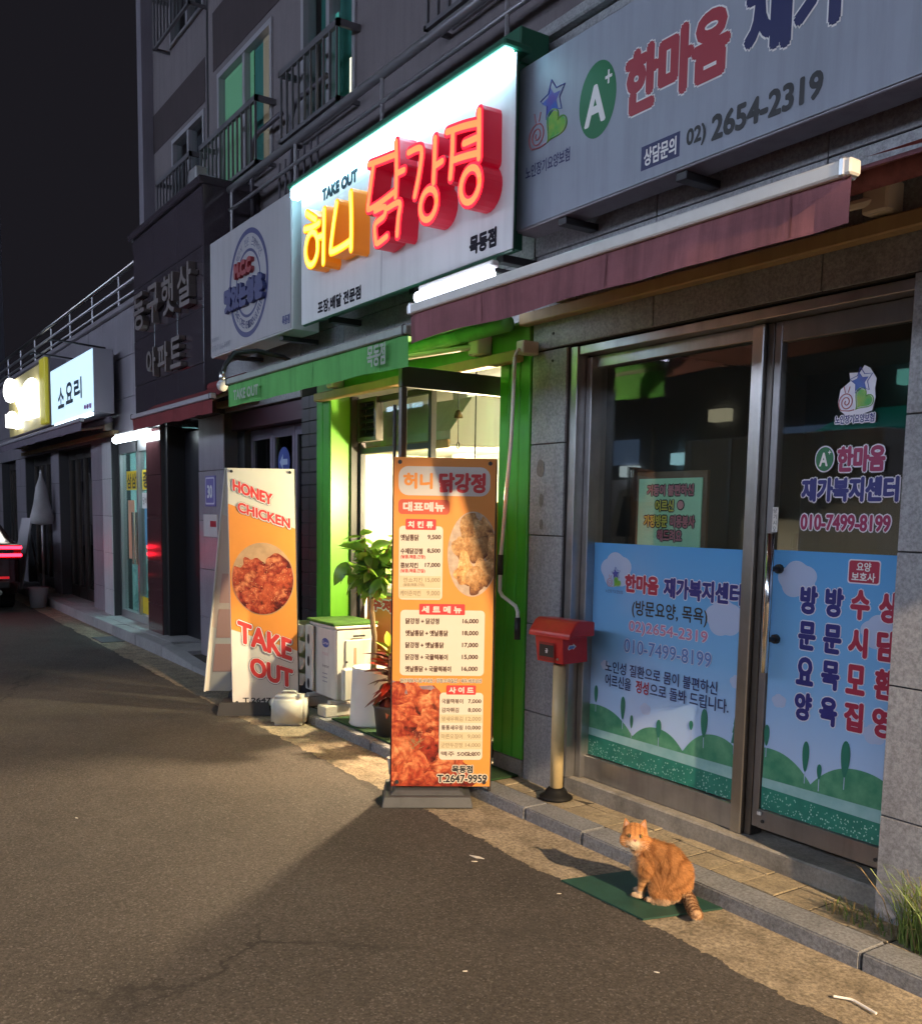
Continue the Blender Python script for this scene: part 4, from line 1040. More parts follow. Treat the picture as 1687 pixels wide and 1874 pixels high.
def print_vcol():
    m = vcol('print_shaded', .42, .4)
    if 'done' not in m:
        m['done'] = 1
        t = m.node_tree; b = t.nodes['Principled BSDF']; a = [n for n in t.nodes if n.type == 'VERTEX_COLOR'][0]
        geo = t.nodes.new('ShaderNodeNewGeometry'); n = t.nodes.new('ShaderNodeTexNoise'); n.inputs['Scale'].default_value = 75; n.inputs['Detail'].default_value = 4; n.inputs['Roughness'].default_value = .7
        t.links.new(geo.outputs[0], n.inputs[0])
        r = t.nodes.new('ShaderNodeMapRange'); r.inputs[1].default_value = .3; r.inputs[2].default_value = .7; r.inputs[3].default_value = .62; r.inputs[4].default_value = 1.4; t.links.new(n.outputs[0], r.inputs[0])
        x = t.nodes.new('ShaderNodeMix'); x.data_type = 'RGBA'; x.blend_type = 'MULTIPLY'; x.inputs[0].default_value = 1.
        t.links.new(a.outputs[0], x.inputs[6]); t.links.new(r.outputs[0], x.inputs[7]); t.links.new(x.outputs[2], b.inputs['Base Color'])
    return m
def food(pts, fr, d, parent, hi, mid, dark, seed=0):
    """one printed piece: lumpy crust shaded as if lit from the upper left"""
    n = len(pts); cx = sum(p[0] for p in pts)/n; cy = sum(p[1] for p in pts)/n
    rad = max(math.hypot(p[0]-cx, p[1]-cy) for p in pts)+1e-6
    mb = MB(); cols = []
    def colr(x, y):
        u, v = (x-cx)/rad, (y-cy)/rad
        l1 = noise.noise((x*34+seed*7, y*34, seed)); l2 = noise.noise((x*90, y*90+seed*5, seed*2))
        sh = .52 + .62*(v*.75-u*.5) + .55*l1 + .38*l2 - 1.5*max(0, math.hypot(u, v)-.62)
        if sh < .45: k = max(0, sh/.45); return tuple(dark[i]+(mid[i]-dark[i])*k for i in range(3))
        k = min(1, (sh-.45)/.55)**1.4; return tuple(mid[i]+(hi[i]-mid[i])*k for i in range(3))
    mb.v.append(tuple(fr.p(cx, cy, d))); cols.append(colr(cx, cy))
    ks = (.17, .34, .5, .64, .78, .9, 1.)
    for k in ks:
        for p in pts:
            x, y = cx+(p[0]-cx)*k, cy+(p[1]-cy)*k
            mb.v.append(tuple(fr.p(x, y, d))); cols.append(colr(x, y))
    for i in range(n): mb.f.append((0, 1+i, 1+(i+1) % n))
    for r in range(len(ks)-1):
        for i in range(n):
            j = (i+1) % n; mb.f.append((1+r*n+i, 1+(r+1)*n+i, 1+(r+1)*n+j, 1+r*n+j))
    o = obj('printed_chicken', mb, print_vcol(), parent)
    at = o.data.color_attributes.new('Col', 'FLOAT_COLOR', 'POINT'); at.data.foreach_set('color', [x for c in cols for x in (*c, 1)])
    return o

def grommets(fr, w, h, parent):
    for a, b in ((.03, .025), (w-.03, .025), (.03, h-.025), (w-.03, h-.025)):
        obj('grommet', MB().tube([fr.p(a, b, -.006), fr.p(a, b, .010)], .011, 10), dark_m, parent)

# menu banner: stands at an angle to the street
t = thing('menu_banner', 'orange upright menu banner on a grey base beside the open glass door', 'banner', (-4.19, 2.70, 0))
w, h = .525, 1.735
UB = Vector((.27, .45, 0)).normalized()
fr = Frame((-4.325, 2.47, .10), UB, (0, 0, 1))
sheet = MB().prism([fr.p(0, 0, 0), fr.p(w, 0, 0), fr.p(w, h, 0), fr.p(0, h, 0)], -fr.n*.003)
bn = obj('banner_sheet', sheet, orange_b, t)
grommets(fr, w, h, t)
obj('pole', MB().tube([fr.p(.0, -.03, -.02), fr.p(.0, 2.1-.1, -.02)], .009, 8), dark_m, t)
obj('pole', MB().tube([fr.p(w, -.03, -.02), fr.p(w, h, -.02)], .009, 8), dark_m, t)
obj('cross_bar', MB().tube([fr.p(0, h-.01, -.02), fr.p(w, h-.01, -.02)], .007, 8), dark_m, t)
bs = MB(); c0 = fr.p(w/2, 0, -.07); c0.z = 0
def obox(mb, c, u, v, a, b, z0, z1, ta=0.):
    p = [c+u*sa*a+v*sb*b for sa, sb in ((-1, -1), (1, -1), (1, 1), (-1, 1))]
    q = [c+u*sa*(a-ta)+v*sb*(b-ta) for sa, sb in ((-1, -1), (1, -1), (1, 1), (-1, 1))]
    n = len(mb.v); mb.v += [(x.x, x.y, z0) for x in p]+[(x.x, x.y, z1) for x in q]
    mb.f += [tuple(n+i for i in f) for f in ((3,2,1,0),(4,5,6,7),(0,1,5,4),(1,2,6,5),(2,3,7,6),(3,0,4,7))]
obox(bs, c0-UB*.07-fr.n*.03, UB, fr.n, .24, .19, .006, .062, .012); obox(bs, c0-UB*.07-fr.n*.03, UB, fr.n, .20, .15, .063, .085, .03)
base_m = M('base_grey', (.075, .08, .088), .6, stain=.3, sst=8, var=.15, vs=10)
bo = obj('base', bs, base_m, t)
mdb = bo.modifiers.new('edge', 'BEVEL'); mdb.width = .006; mdb.segments = 2
obj('base_cap', MB().lathe([(.028, 0), (.028, .018), (.0, .018)], tuple(c0-UB*.19+Vector((0, 0, .086)))), base_m, t)
SX, SZ = (lambda s: s*w), (lambda q: q*h)
def bp_(name, pts, d, m): return patch(name, pts, fr, d, m, bn)
def bt(s, a0, b0, a1, b1, m, bold=.001, halo=0., hm=None, d=.003, slope=0.): lettering(s, fr, (a0*w, b0*h, a1*w, b1*h), m, bn, bold=bold, halo=halo, halo_mat=hm, d=d, slope=slope)
RR = lambda a0, b0, a1, b1, r: rrect(a0*w, b0*h, a1*w, b1*h, r)
bp_('title_plate', RR(.045, .888, .945, .974, .05), .001, white_b)
bt('허니', .09, .907, .38, .955, orange_ink, .004); bt('닭강정', .44, .897, .90, .957, red_b, .005)
bp_('menu_plate', RR(.045, .832, .55, .876, .02), .001, M('plate_brick', (.52, .09, .05), .42)); bt('대표메뉴', .09, .84, .50, .869, white_b, .0025)
bp_('list_card', RR(.055, .576, .488, .797, .02), .001, cream_b)
bp_('heading_plate', RR(.118, .786, .418, .818, .006), .002, red_b); bt('치 킨 류', .14, .791, .39, .812, white_b, .0018)
bt('옛날통닭', .07, .753, .25, .772, brown_ink); bt('9,500', .335, .756, .468, .772, brown_ink)
bt('수제닭강정', .07, .713, .288, .731, brown_ink); bt('8,500', .333, .716, .464, .731, brown_ink); bt('(달콤,매콤,간장)', .07, .698, .315, .711, red_b, .0004)
bt('콩보치킨', .07, .671, .245, .688, brown_ink); bt('17,000', .313, .673, .465, .688, brown_ink); bt('(달콤,매콤,간장)', .07, .656, .315, .669, red_b, .0004)
bp_('tape', RR(.062, .612, .473, .648, .002), .0018, tape_m); bt('깐쇼치킨', .10, .628, .29, .643, faded_ink, .0005); bt('15,000', .32, .628, .465, .643, faded_ink, .0005); bt('(달콤,매콤,간장)', .10, .615, .31, .626, faded_ink, .0003)
bp_('tape', RR(.059, .580, .473, .609, .002), .0018, tape_m); bt('케이준치킨', .07, .587, .275, .604, faded_ink, .0005); bt('9,000', .335, .587, .465, .604, faded_ink, .0005)
cu, cv, rr_ = .785*w, .715*h, .252*w
clampx = lambda pts: [(min(a, w-.002), b) for a, b in pts]
bp_('plate_photo', clampx(ell(cu, cv, rr_*.99, .128*h, 44)), .001, M('print_paper', (.55, .42, .32), .45, var=.3, vs=30))
for i, (a, b, r) in enumerate(((-.15, .62, .36), (.42, .60, .36), (.75, .15, .34), (-.42, .12, .36), (.22, .12, .34), (.55, -.42, .40), (-.30, -.40, .36), (.12, -.62, .32))):
    p = blob(a, b, r*1.15, seed=i+1)
    p = [(x/max(1, math.hypot(x, y)/.97), y/max(1, math.hypot(x, y)/.97)) for x, y in p]
    k_ = (.55, .8, 1., .7)[i % 4]
    food(clampx([(cu+x*rr_, cv+y*.128*h) for x, y in p]), fr, .0013+.0002*i, bn, (.80*k_, .52*k_, .25*k_), (.58*k_, .29*k_, .10*k_), (.13, .045, .018), i)
bp_('list_card', RR(.075, .345, .918, .545, .022), .001, cream_b)
bp_('heading_plate', RR(.262, .531, .718, .564, .006), .002, red_b); bt('세 트 메 뉴', .285, .536, .685, .558, white_b, .0018)
for i, (a, p) in enumerate((('닭강정 + 닭강정', '16,000'), ('옛날통닭 + 옛날통닭', '18,000'), ('닭강정 + 옛날통닭', '17,000'), ('닭강정 + 국물떡볶이', '15,000'), ('옛날통닭 + 국물떡볶이', '16,000'))):
    z = .502-.0365*i; ww = (.335, .425, .385, .425, .46)[i]
    bt(a, .128, z, .128+ww, z+.0185, brown_ink); bt(p, .695, z+.002, .856, z+.018, brown_ink)
bt('원산지표시-닭:국내산 / 강정:브라질산 / 새우:베트남산', .08, .3235, .90, .336, brown_ink, .0002, halo=.0022, hm=cream_b)
bp_('chicken_photo', [(0, 0), (.80*w, 0), (.78*w, .05*h), (.62*w, .09*h), (.55*w, .27*h), (.42*w, .315*h), (.20*w, .31*h), (0, .325*h)], .0008, food2)
bp_('photo_paper', [(0, .285*h), (.12*w, .29*h), (.30*w, .275*h), (.50*w, .285*h), (.40*w, .315*h), (.20*w, .312*h), (0, .33*h)], .0010, M('print_lilac', (.30, .22, .25), .45, var=.4, vs=25))
for i, (a, b, r, q) in enumerate(((.02, .27, .15, 0), (.25, .275, .12, 1), (.12, .215, .17, 1), (.43, .255, .15, 2), (.36, .20, .13, 2), (.03, .15, .14, 0), (.42, .145, .11, 1), (.30, .11, .16, 0), (.10, .075, .21, 2), (.36, .05, .2, 1), (.60, .055, .16, 2), (.72, .02, .12, 0), (.20, .01, .18, 1), (.47, .0, .16, 0))):
    food([(min(max(x, 0), w), max(y, .002)) for x, y in blob(a*w, b*h, r*w*1.15, seed=20+i, k=.4)], fr, .0012+.00012*i, bn, ((.55, .15, .06), (.66, .22, .09), (.72, .30, .13))[q], ((.25, .022, .012), (.31, .036, .016), (.36, .058, .022))[q], (.04, .004, .004), i+30)
for i in range(14):
    a0 = .24*w+random.uniform(-.02, .02); b0 = .13*h+random.uniform(-.03, .02); an_ = R(random.uniform(20, 150)); ln = random.uniform(.03, .065)
    dx, dy = math.cos(an_)*ln, math.sin(an_)*ln; nx, ny = -math.sin(an_)*.0022, math.cos(an_)*.0022
    bp_('printed_herb', [(a0-nx, b0-ny), (a0+dx, b0+dy), (a0+nx, b0+ny)], .0030+.00005*i, M('print_herb', (.20, .17, .08), .5))
bp_('list_card', RR(.478, .084, .918, .293, .02), .0034, cream_b)
bp_('heading_plate', RR(.546, .287, .842, .316, .006), .0040, red_b); bt('사 이 드', .57, .291, .82, .311, white_b, .0018, d=.005)
for i, (a, p, f_) in enumerate((('국물떡볶이', '7,000', 0), ('감자튀김', '8,000', 0), ('왕새우튀김', '12,000', 1), ('통통새우링', '10,000', 0), ('마른오징어', '9,000', 1), ('군만두강정', '14,000', 1), ('맥주 500cc', '12,000', 0))):
    z = .259-.0273*i
    if f_: bp_('tape', RR(.482, z-.005, .912, z+.021, .002), .0040, tape_m)
    bt(a, .50, z, .50+.043*len(a), z+.0155, faded_ink if f_ else brown_ink, .0005, d=.005); bt(p, .745 if len(p) > 5 else .765, z, .898, z+.0145, faded_ink if f_ else brown_ink, .0005, d=.005)
bt('목동점', .613, .043, .825, .067, ink_black, .0018, halo=.004, hm=cream_b, d=.005); bt('T.2647-9959', .465, .013, .972, .038, ink_black, .0018, halo=.005, hm=cream_b, d=.005)

# take-out banner: an inverted V of two sheets
t = thing('takeout_banner', 'white and orange A-frame banner with slanted red letters and a round food photo', 'banner', (-6.85, 2.75, 0))
w, h = .49, 1.76
UT = Vector((.24, .43, 0)).normalized()
top = Vector((-6.93, 2.535, 1.86)); bot = Vector((-6.875, 2.545, .075))
fr = Frame(bot, UT, (top-bot).normalized()); h = (top-bot).length
tn = obj('banner_sheet', MB().prism([fr.p(0, 0), fr.p(w, 0), fr.p(w, h), fr.p(0, h)], -fr.n*.003), white_b, t)
grommets(fr, w, h, t)
bbot = Vector((-7.56, 2.56, .075)); btop = top+Vector((-.035, .0, 0)); fb = Frame(bbot, UT, (btop-bbot).normalized()); hb = (btop-bbot).length
obj('rear_sheet', MB().prism([fb.p(0, 0), fb.p(w, 0), fb.p(w, hb), fb.p(0, hb)], fb.n*.003), white_b, t)
obj('pole', MB().tube([fr.p(.0, 0, -.012), fr.p(0, h, -.012)], .008, 6), white_p, t); obj('pole', MB().tube([fr.p(w, 0, -.012), fr.p(w, h, -.012)], .008, 6), dark_m, t)
obj('pole', MB().tube([fb.p(.0, 0, .012), fb.p(0, hb, .0)], .008, 6), white_p, t); obj('pole', MB().tube([fb.p(w, 0, .012), fb.p(w, hb, .0)], .008, 6), dark_m, t)
bs = MB(); c0 = (fr.p(w/2, 0)+fb.p(w/2, 0))/2; c0.z = 0; nv = Vector((UT.y, -UT.x, 0))
obox(bs, c0+nv*.22, UT, nv, .20, .13, .006, .10, .02); obox(bs, c0-nv*.22, UT, nv, .20, .13, .006, .10, .02)
obj('base', bs, M('base_black', (.02, .02, .022), .6, stain=.3, sst=8), t)
def tp(name, pts, d, m, par=None, f=None): return patch(name, [(a*w, b*h) for a, b in pts], f or fr, d, m, par or tn)
tp('orange_field', [(0, .325), (1, .235), (1, .752), (0, .852)], .0008, orange_b)
tp('rear_field', [(0, .325), (1, .235), (1, .752), (0, .852)], .004, M('rear_field_pale', (.62, .50, .44), .5), f=fb)
for i in range(3): tp('rear_card', [(.1, .1+.17*i), (.9, .1+.17*i), (.9, .24+.17*i), (.1, .24+.17*i)], .005, M('rear_print', (.55, .33, .30), .5), f=fb)
ct_ = (.497, .539); ra, rb = .475, .153
tp('plate_photo', [(ct_[0]+ra*math.cos(a), ct_[1]+rb*math.sin(a)) for a in [2*math.pi*i/44 for i in range(44)]], .0012, M('print_tan', (.52, .33, .20), .45, var=.25, vs=12))
for i, (a, b, r) in enumerate(((-.35, .30, .36), (.02, .12, .26), (.45, .32, .38), (.85, .12, .30), (-.78, .02, .34), (-.30, -.12, .36), (.2, -.12, .36), (.7, -.12, .34), (-.62, -.42, .38), (-.18, -.55, .38), (.30, -.52, .38), (.68, -.52, .30), (-.30, -.85, .28), (.12, -.88, .26))):
    p = [(x, y) for x, y in blob(a, b, r*1.05, seed=40+i)]
    p = [(x/max(1, math.hypot(x, y)/.97), y/max(1, math.hypot(x, y)/.97)) for x, y in p]
    food([((ct_[0]+x*ra)*w, (ct_[1]+y*rb)*h) for x, y in p], fr, .0015+.0002*i, tn, ((.58, .17, .08), (.52, .13, .06), (.66, .24, .11))[i % 3], ((.29, .032, .017), (.34, .05, .022), (.23, .022, .014))[i % 3], (.06, .006, .006), i+60)
seeds = MB()
for i in range(150):
    a = random.uniform(0, 6.28); r = math.sqrt(rnd())*.9; x, y = r*math.cos(a), r*math.sin(a)
    if y > .45 or noise.noise((x*3, y*3, 4)) < 0: continue
    seeds.poly([fr.p((ct_[0]+x*ra)*w+p, (ct_[1]+y*rb)*h+q, .0044) for p, q in ell(0, 0, .003, .0018, 6, rnd()*3)])
tag(obj('printed_sesame', seeds, M('print_sesame', (.75, .6, .32), .5), tn), kind='stuff')
red_t = M('banner_letter_red', (.62, .05, .05), .42); out_k = M('banner_outline', (.05, .02, .02), .5)
def tt(s, a0, b0, a1, b1, sl, bold, h1, h2, d=.004):
    lettering(s, fr, (a0*w-h1-h2, b0*h-h1-h2, a1*w+h1+h2, b1*h+h1+h2), out_k, tn, bold=bold+h2+h1, d=d, slope=sl, name='lettering_shadow')
    lettering(s, fr, (a0*w-h1, b0*h-h1, a1*w+h1, b1*h+h1), ink_white, tn, bold=bold+h1, d=d+.001, slope=sl, name='lettering_outline')
    lettering(s, fr, (a0*w, b0*h, a1*w, b1*h), red_t, tn, bold=bold, d=d+.002, slope=sl)
tt('HONEY', .075, .905, .67, .955, -.105/.29, .0045, .0055, .002)
tt('CHICKEN', .14, .818, .93, .862, -.12/.39, .004, .0055, .002)
tt('TAKE', .095, .272, 1.0-.08, .365, -.135/.38, .008, .0075, .0028)
tt('OUT', .27, .128, .93, .212, -.10/.33, .008, .0075, .0028)
lettering('T.2647-9959', fr, (.15*w, .013*h, .93*w, .034*h), ink_black, tn, bold=.0016)

# ------------------------------------------------------------------ things in front of the chicken shop
# condenser unit on blocks
t = thing('air_conditioner', 'old white outdoor air conditioner with turf on top in front of the green post', 'air conditioner', (-6.4, 3.25, .06))
acm = M('ac_white', (.66, .64, .60), .45, var=.12, vs=5, streak=.22)
obj('casing', MB().box(-6.62, -6.20, 3.07, 3.40, .175, .70, .012), acm, t)
obj('top_lid', MB().box(-6.63, -6.19, 3.06, 3.41, .70, .722, .006), acm, t)
obj('turf_cover', MB().box(-6.66, -6.20, 3.05, 3.42, .723, .745, .006), M('turf_bright', (.10, .24, .03), .95, fine=.6, fs=240, bump=.8, bs=300, col2=(.05, .13, .02), vs=8), t)
sp = obj('side_panel', MB().box(-6.198, -6.186, 3.14, 3.36, .22, .62, .006), acm, t)
obj('grip', MB().box(-6.186, -6.180, 3.20, 3.30, .64, .655, .003), black, t)
obj('name_plate', MB().box(-6.186, -6.184, 3.21, 3.23, .44, .56), M('plate_rust', (.45, .30, .2), .6), sp)
obj('valve_cover', MB().box(-6.186, -6.13, 3.10, 3.2, .18, .42, .012), acm, t)
for z in (.46, .30): obj('screw', MB().tube([(-6.186, 3.15, z), (-6.18, 3.15, z)], .008, 8), dark_m, t)
fr = wallframe(3.07)
lg = patch('brand_oval', ell(-6.37, .585, .06, .035), fr, .001, M('brand_blue', (.03, .07, .35), .4), t); lettering('Carrier', fr, (-6.42, .573, -6.32, .597), ink_white, t, d=.002)
lettering('MAX', fr, (-6.42, .49, -6.32, .515), M('faded_pink', (.55, .35, .38), .5), t); lettering('Inverter', fr, (-6.42, .40, -6.31, .425), ink_black, t)
for i in range(3): patch('small_print', rect(-6.42, .35-.03*i, -6.34, .358-.03*i), fr, .001, ink_grey, t)
# wind deflector on the fan side with its slots
wd = obj('wind_deflector', MB().box(-6.655, -6.53, 3.035, 3.055, .20, .70, .008), acm, t)
for i in range(3): patch('deflector_slot', ell(-6.592, .59-.17*i, .022, .04, 16, .4), wallframe(3.035), .001, black, wd)
for i in range(4):
    z = .62-.125*i
    obj('deflector_blade', MB().prism([(-6.93, 3.00, z-.02), (-6.93, 3.03, z+.06), (-6.93, 3.05, z+.06), (-6.93, 3.02, z-.02)], (.272, 0, 0)), acm, wd)
obj('deflector_side', MB().box(-6.945, -6.931, 2.99, 3.2, .2, .69, .004), acm, wd)
obj('fan_grille', MB().box(-6.655, -6.625, 3.09, 3.38, .2, .66, .006), M('grille_dark', (.06, .06, .06), .6), t)
obj('foot', MB().box(-6.62, -6.57, 3.03, 3.40, .150, .174, .003), acm, t); obj('foot', MB().box(-6.26, -6.21, 3.03, 3.40, .150, .174, .003), acm, t)
for i, (x, lab) in enumerate(((-6.30, 'pale concrete block under the right foot of the air conditioner'), (-6.72, 'pale concrete block under the left foot of the air conditioner'))):
    tag(obj('support_block', MB().box(x, x+.13, 2.97, 3.42, .066, .149, .008), M('block_pale', (.55, .53, .48), .8, stain=.25, sst=8, fine=.2, fs=90, bump=.3, bs=120)), lab, 'block', 'air conditioner blocks')
# jerry can lying by the kerb
t = thing('jerry_can', 'white translucent plastic jerry can standing in the gutter by the takeout banner', 'jerry can', (-6.40, 2.80, 0))
can_m = M('can_plastic', (.60, .60, .56), .45, var=.12, vs=9, stain=.2, sst=7)
mrot = Matrix.Translation((-6.40, 2.80, .0)) @ Matrix.Rotation(R(-34), 4, 'Z')
bm = bmesh.new(); bmesh.ops.create_cube(bm, size=1)
for v in bm.verts: v.co = Vector((v.co.x*.19, v.co.y*.25, .108+v.co.z*.214))
bmesh.ops.bevel(bm, geom=bm.edges[:], offset=.026, segments=4, affect='EDGES')
bm.transform(mrot); mb = MB(); mb.add_bm(bm); bm.free()
obj('can_body', mb, can_m, t, True)
cp = [mrot @ Vector((.06, .08, .212)), mrot @ Vector((.06, .08, .236))]
obj('can_cap', MB().tube([tuple(p) for p in cp], .018, 12), can_m, t)
obj('can_grip', MB().tube([tuple(mrot @ Vector(p)) for p in ((-.05, -.07, .208), (-.05, -.055, .232), (-.05, .03, .232), (-.05, .045, .208))], .008, 8), can_m, t, True)
# artificial turf mats
tag(obj('turf_mat', MB().box(-6.1, -4.93, 2.985, 3.31, .068, .08, .003), turf_m), 'dark green turf mat under the plant pots', 'mat', 'artificial turf mats')
tag(obj('turf_mat', MB().box(-4.75, -4.22, 3.02, 3.24, .068, .079, .003), turf_m), 'small green turf mat at the foot of the right green post', 'mat', 'artificial turf mats')

def leaf_mesh(name, L, Wd, mat, fold=.25, droop=.25, n=6):
    me = MB()
    for i in range(n+1):
        s = i/n; ww = Wd*math.sin(math.pi*min(1, s*.93+.07))**.8*(1-.25*s); z = -droop*L*s*s
        me.v += [(s*L, -ww, z+fold*ww), (s*L, 0, z), (s*L, ww, z+fold*ww)]
    for i in range(n):
        for j in range(2): a = i*3+j; me.f.append((a, a+3, a+4, a+1))
    me.smooth = True
    return mesh_of(me, mat, name)
def translucent(m, col, k=.4):
    t = m.node_tree; b = t.nodes['Principled BSDF']; out = t.nodes['Material Output']
    tr = t.nodes.new('ShaderNodeBsdfTranslucent'); tr.inputs[0].default_value = (*col, 1)
    mx = t.nodes.new('ShaderNodeMixShader'); mx.inputs[0].default_value = k
    t.links.new(b.outputs[0], mx.inputs[1]); t.links.new(tr.outputs[0], mx.inputs[2]); t.links.new(mx.outputs[0], out.inputs[0])
    return m
def put_leaf(me, pos, az, el, rollv, sc, parent):
    o = bpy.data.objects.new('leaf', me); COL.objects.link(o); o.parent = parent
    o.location = Vector(pos)-wloc(parent); o.rotation_mode = 'XYZ'
    o.rotation_euler = (rollv, -el, az); o.scale = (sc, sc, sc)
leafg = M('leaf_green', (.085, .21, .03), .32, col2=(.14, .28, .045), vs=14, spec=.6)
leafd = M('leaf_dark', (.03, .085, .018), .3, col2=(.05, .12, .02), vs=14, spec=.6)
translucent(leafg, (.22, .42, .05)); translucent(leafd, (.14, .30, .04))
# rubber plant in a white tapered planter
t = thing('rubber_plant', 'leafy rubber plant on a thin trunk in a tall white planter', 'potted plant', (-5.80, 3.15, .08))
obj('planter', MB().lathe([(.150, 0), (.158, .01), (.152, .03), (.135, .38), (.138, .40), (.128, .402), (.12, .36), (.0, .36)], (-5.80, 3.15, .08), 28), M('planter_white', (.74, .73, .70), .3, var=.06, vs=4), t, True)
obj('soil', MB().lathe([(.119, 0), (.05, .01), (.0, .012)], (-5.80, 3.15, .442), 18), soil, t)
trunk = [(-5.78, 3.15, .44), (-5.77, 3.15, .7), (-5.80, 3.14, .9), (-5.81, 3.15, 1.12)]
bark = M('bark', (.28, .22, .13), .85, var=.3, vs=25, bump=.4, bs=60)
obj('trunk', MB().tube(trunk, [.022, .019, .018, .015], 10), bark, t, True)
br = []
for i in range(12):
    a = i*2.4+.3; ln = random.uniform(.12, .24); z = random.uniform(.92, 1.15)
    p0 = Vector((-5.81, 3.15, z)); p2 = p0+Vector((math.cos(a)*ln, math.sin(a)*ln*.7, random.uniform(.10, .28)))
    obj('branch', MB().tube([p0, (p0+p2)/2+Vector((0, 0, -.02)), p2], [.010, .008, .005], 6), bark, t, True); br.append((p0, p2, a))
lm = [leaf_mesh('rubber_leaf', .165, .050, leafg), leaf_mesh('rubber_leaf', .145, .046, leafd), leaf_mesh('rubber_leaf', .155, .050, leafg, .1, .4)]
for p0, p2, a in br:
    for k in range(12):
        s = .35+.65*k/11; p = p0.lerp(p2, s); az = a+k*2.4+random.uniform(-.4, .4)
        put_leaf(random.choice(lm), p, az, random.uniform(-.9, .6), random.uniform(-.7, .7), random.uniform(.65, 1.15), t)
# croton in a dark pot
t = thing('croton', 'croton with red and green leaves in a dark pot behind the menu banner', 'potted plant', (-5.44, 3.09, .08))
obj('pot', MB().lathe([(.085, 0), (.105, .18), (.115, .20), (.105, .205), (.09, .18), (.0, .18)], (-5.44, 3.09, .08), 24), M('pot_dark', (.045, .045, .045), .5), t, True)
obj('stem', MB().tube([(-5.44, 3.09, .25), (-5.45, 3.09, .45), (-5.44, 3.09, .62)], .011, 8), bark, t, True)
cr = [leaf_mesh('croton_leaf', .17, .030, M('croton_dark', (.07, .012, .014), .35, col2=(.12, .02, .015), vs=20)), leaf_mesh('croton_leaf', .16, .028, M('croton_red', (.38, .03, .015), .35, col2=(.22, .02, .015), vs=25)), leaf_mesh('croton_leaf', .15, .034, M('croton_lime', (.24, .36, .03), .35, col2=(.40, .38, .05), vs=20))]
for k in range(52):
    z = .30+.36*k/51; az = k*2.4; el = -.45+1.35*(k/51)**1.5+random.uniform(-.2, .2)
    m_ = cr[2] if k > 42 else (cr[1] if k % 3 == 0 else cr[0])
    put_leaf(m_, (-5.445, 3.09, z), az, el, random.uniform(-.4, .4), random.uniform(.8, 1.1)*(1 if k < 44 else .9), t)

# ------------------------------------------------------------------ red box on a cream post
t = thing('red_post_box', 'red plastic box with a sloped lid on a cream post with black foot', 'post box', (-3.80, 3.17, .065))
obj('foot', MB().lathe([(.088, 0), (.088, .010), (.066, .020), (.052, .046), (.040, .058), (.0, .058)], (-3.80, 3.17, .066), 24), M('foot_black', (.008, .008, .008), .6, spec=.2), t, True)
obj('post', MB().tube([(-3.80, 3.17, .12), (-3.80, 3.17, .78)], .034, 16), M('cream_post', (.66, .52, .27), .45, var=.08, vs=4, stain=.2, sst=6), t, True)
obj('collar', MB().tube([(-3.80, 3.17, .765), (-3.80, 3.17, .80)], .028, 12), dark_m, t)
redp = M('red_plastic', (.56, .030, .028), .3, var=.12, vs=6, stain=.25, sst=10)
ang = R(6)                                        # the box is turned a little toward the street
du = Vector((math.cos(ang), math.sin(ang), 0)); dv = Vector((-math.sin(ang), math.cos(ang), 0)); cb = Vector((-3.775, 3.15, 0))
def bxp(a, b, z): return cb+du*a*.77+dv*b*.77+Vector((0, 0, .80+(z-.79)*.82))
a0, a1, b0, b1 = -.155, .115, -.10, .09
obj('box_body', MB().prism([bxp(a0+.03, b0+.012, .79), bxp(a1, b0+.012, .79), bxp(a1, b0, .98), bxp(a0+.01, b0, .98)], dv*(b1-b0-.012)), redp, t)
lidp = [bxp(a1+.008, b0-.012, .965), bxp(a1+.008, b0-.012, 1.0), bxp(a0+.04, b0-.012, 1.045), bxp(a0-.02, b0-.012, 1.0), bxp(a0-.035, b0-.012, .955), bxp(a0-.015, b0-.012, .95)]
prof = [(-.105, .965), (-.14, .95), (-.135, .985), (-.08, 1.05), (-.05, 1.065), (.10, 1.055), (.10, .965)]
lid = MB(); lid.prism([bxp(a0-.012, b, z) for b, z in prof], du*(a1-a0+.024)); lo = obj('lid', lid, redp, t)
mdl = lo.modifiers.new('edge', 'BEVEL'); mdl.width = .008; mdl.segments = 2
fbx = Frame(bxp(a0, b0, .79)-dv*.0012, du*.77, (0, 0, .82))
fbx.n = -dv; zo = .79
patch('slot_frame', [(a, b-zo) for a, b in rrect(.055, .80, .205, .915, .01)], fbx, .001, M('slot_red', (.25, .02, .02), .4), t)
patch('slot', [(a, b-zo) for a, b in rect(.065, .825, .195, .90)], fbx, .003, black, t)
lettering('공', fbx, (.12, .848-zo, .145, .876-zo), ink_white, t, bold=.001, d=.004)
fsd = Frame(bxp(a1, b0, .79)+du*.0008, dv*.77, (0, 0, .82)); fsd.n = du
patch('sticker', [(a, b-zo) for a, b in [(.05, .885), (.06, .905), (.10, .905), (.10, .915), (.13, .895), (.10, .875), (.10, .885), (.06, .875)]], fsd, .001, ink_white, t); patch('sticker', [(a, b-zo) for a, b in [(.055, .887), (.063, .90), (.10, .90), (.118, .895), (.10, .885), (.063, .88)]], fsd, .002, M('sticker_blue', (.10, .25, .55), .4), t)
obj('lock', MB().tube([fbx.p(.235, .03, 0), fbx.p(.235, .03, .006)], .006, 10), steel, t)
obj('seam', MB().box(-3.90, -3.66, 3.064, 3.0655, .952, .955), M('seam_dark', (.10, .01, .01), .5), t)

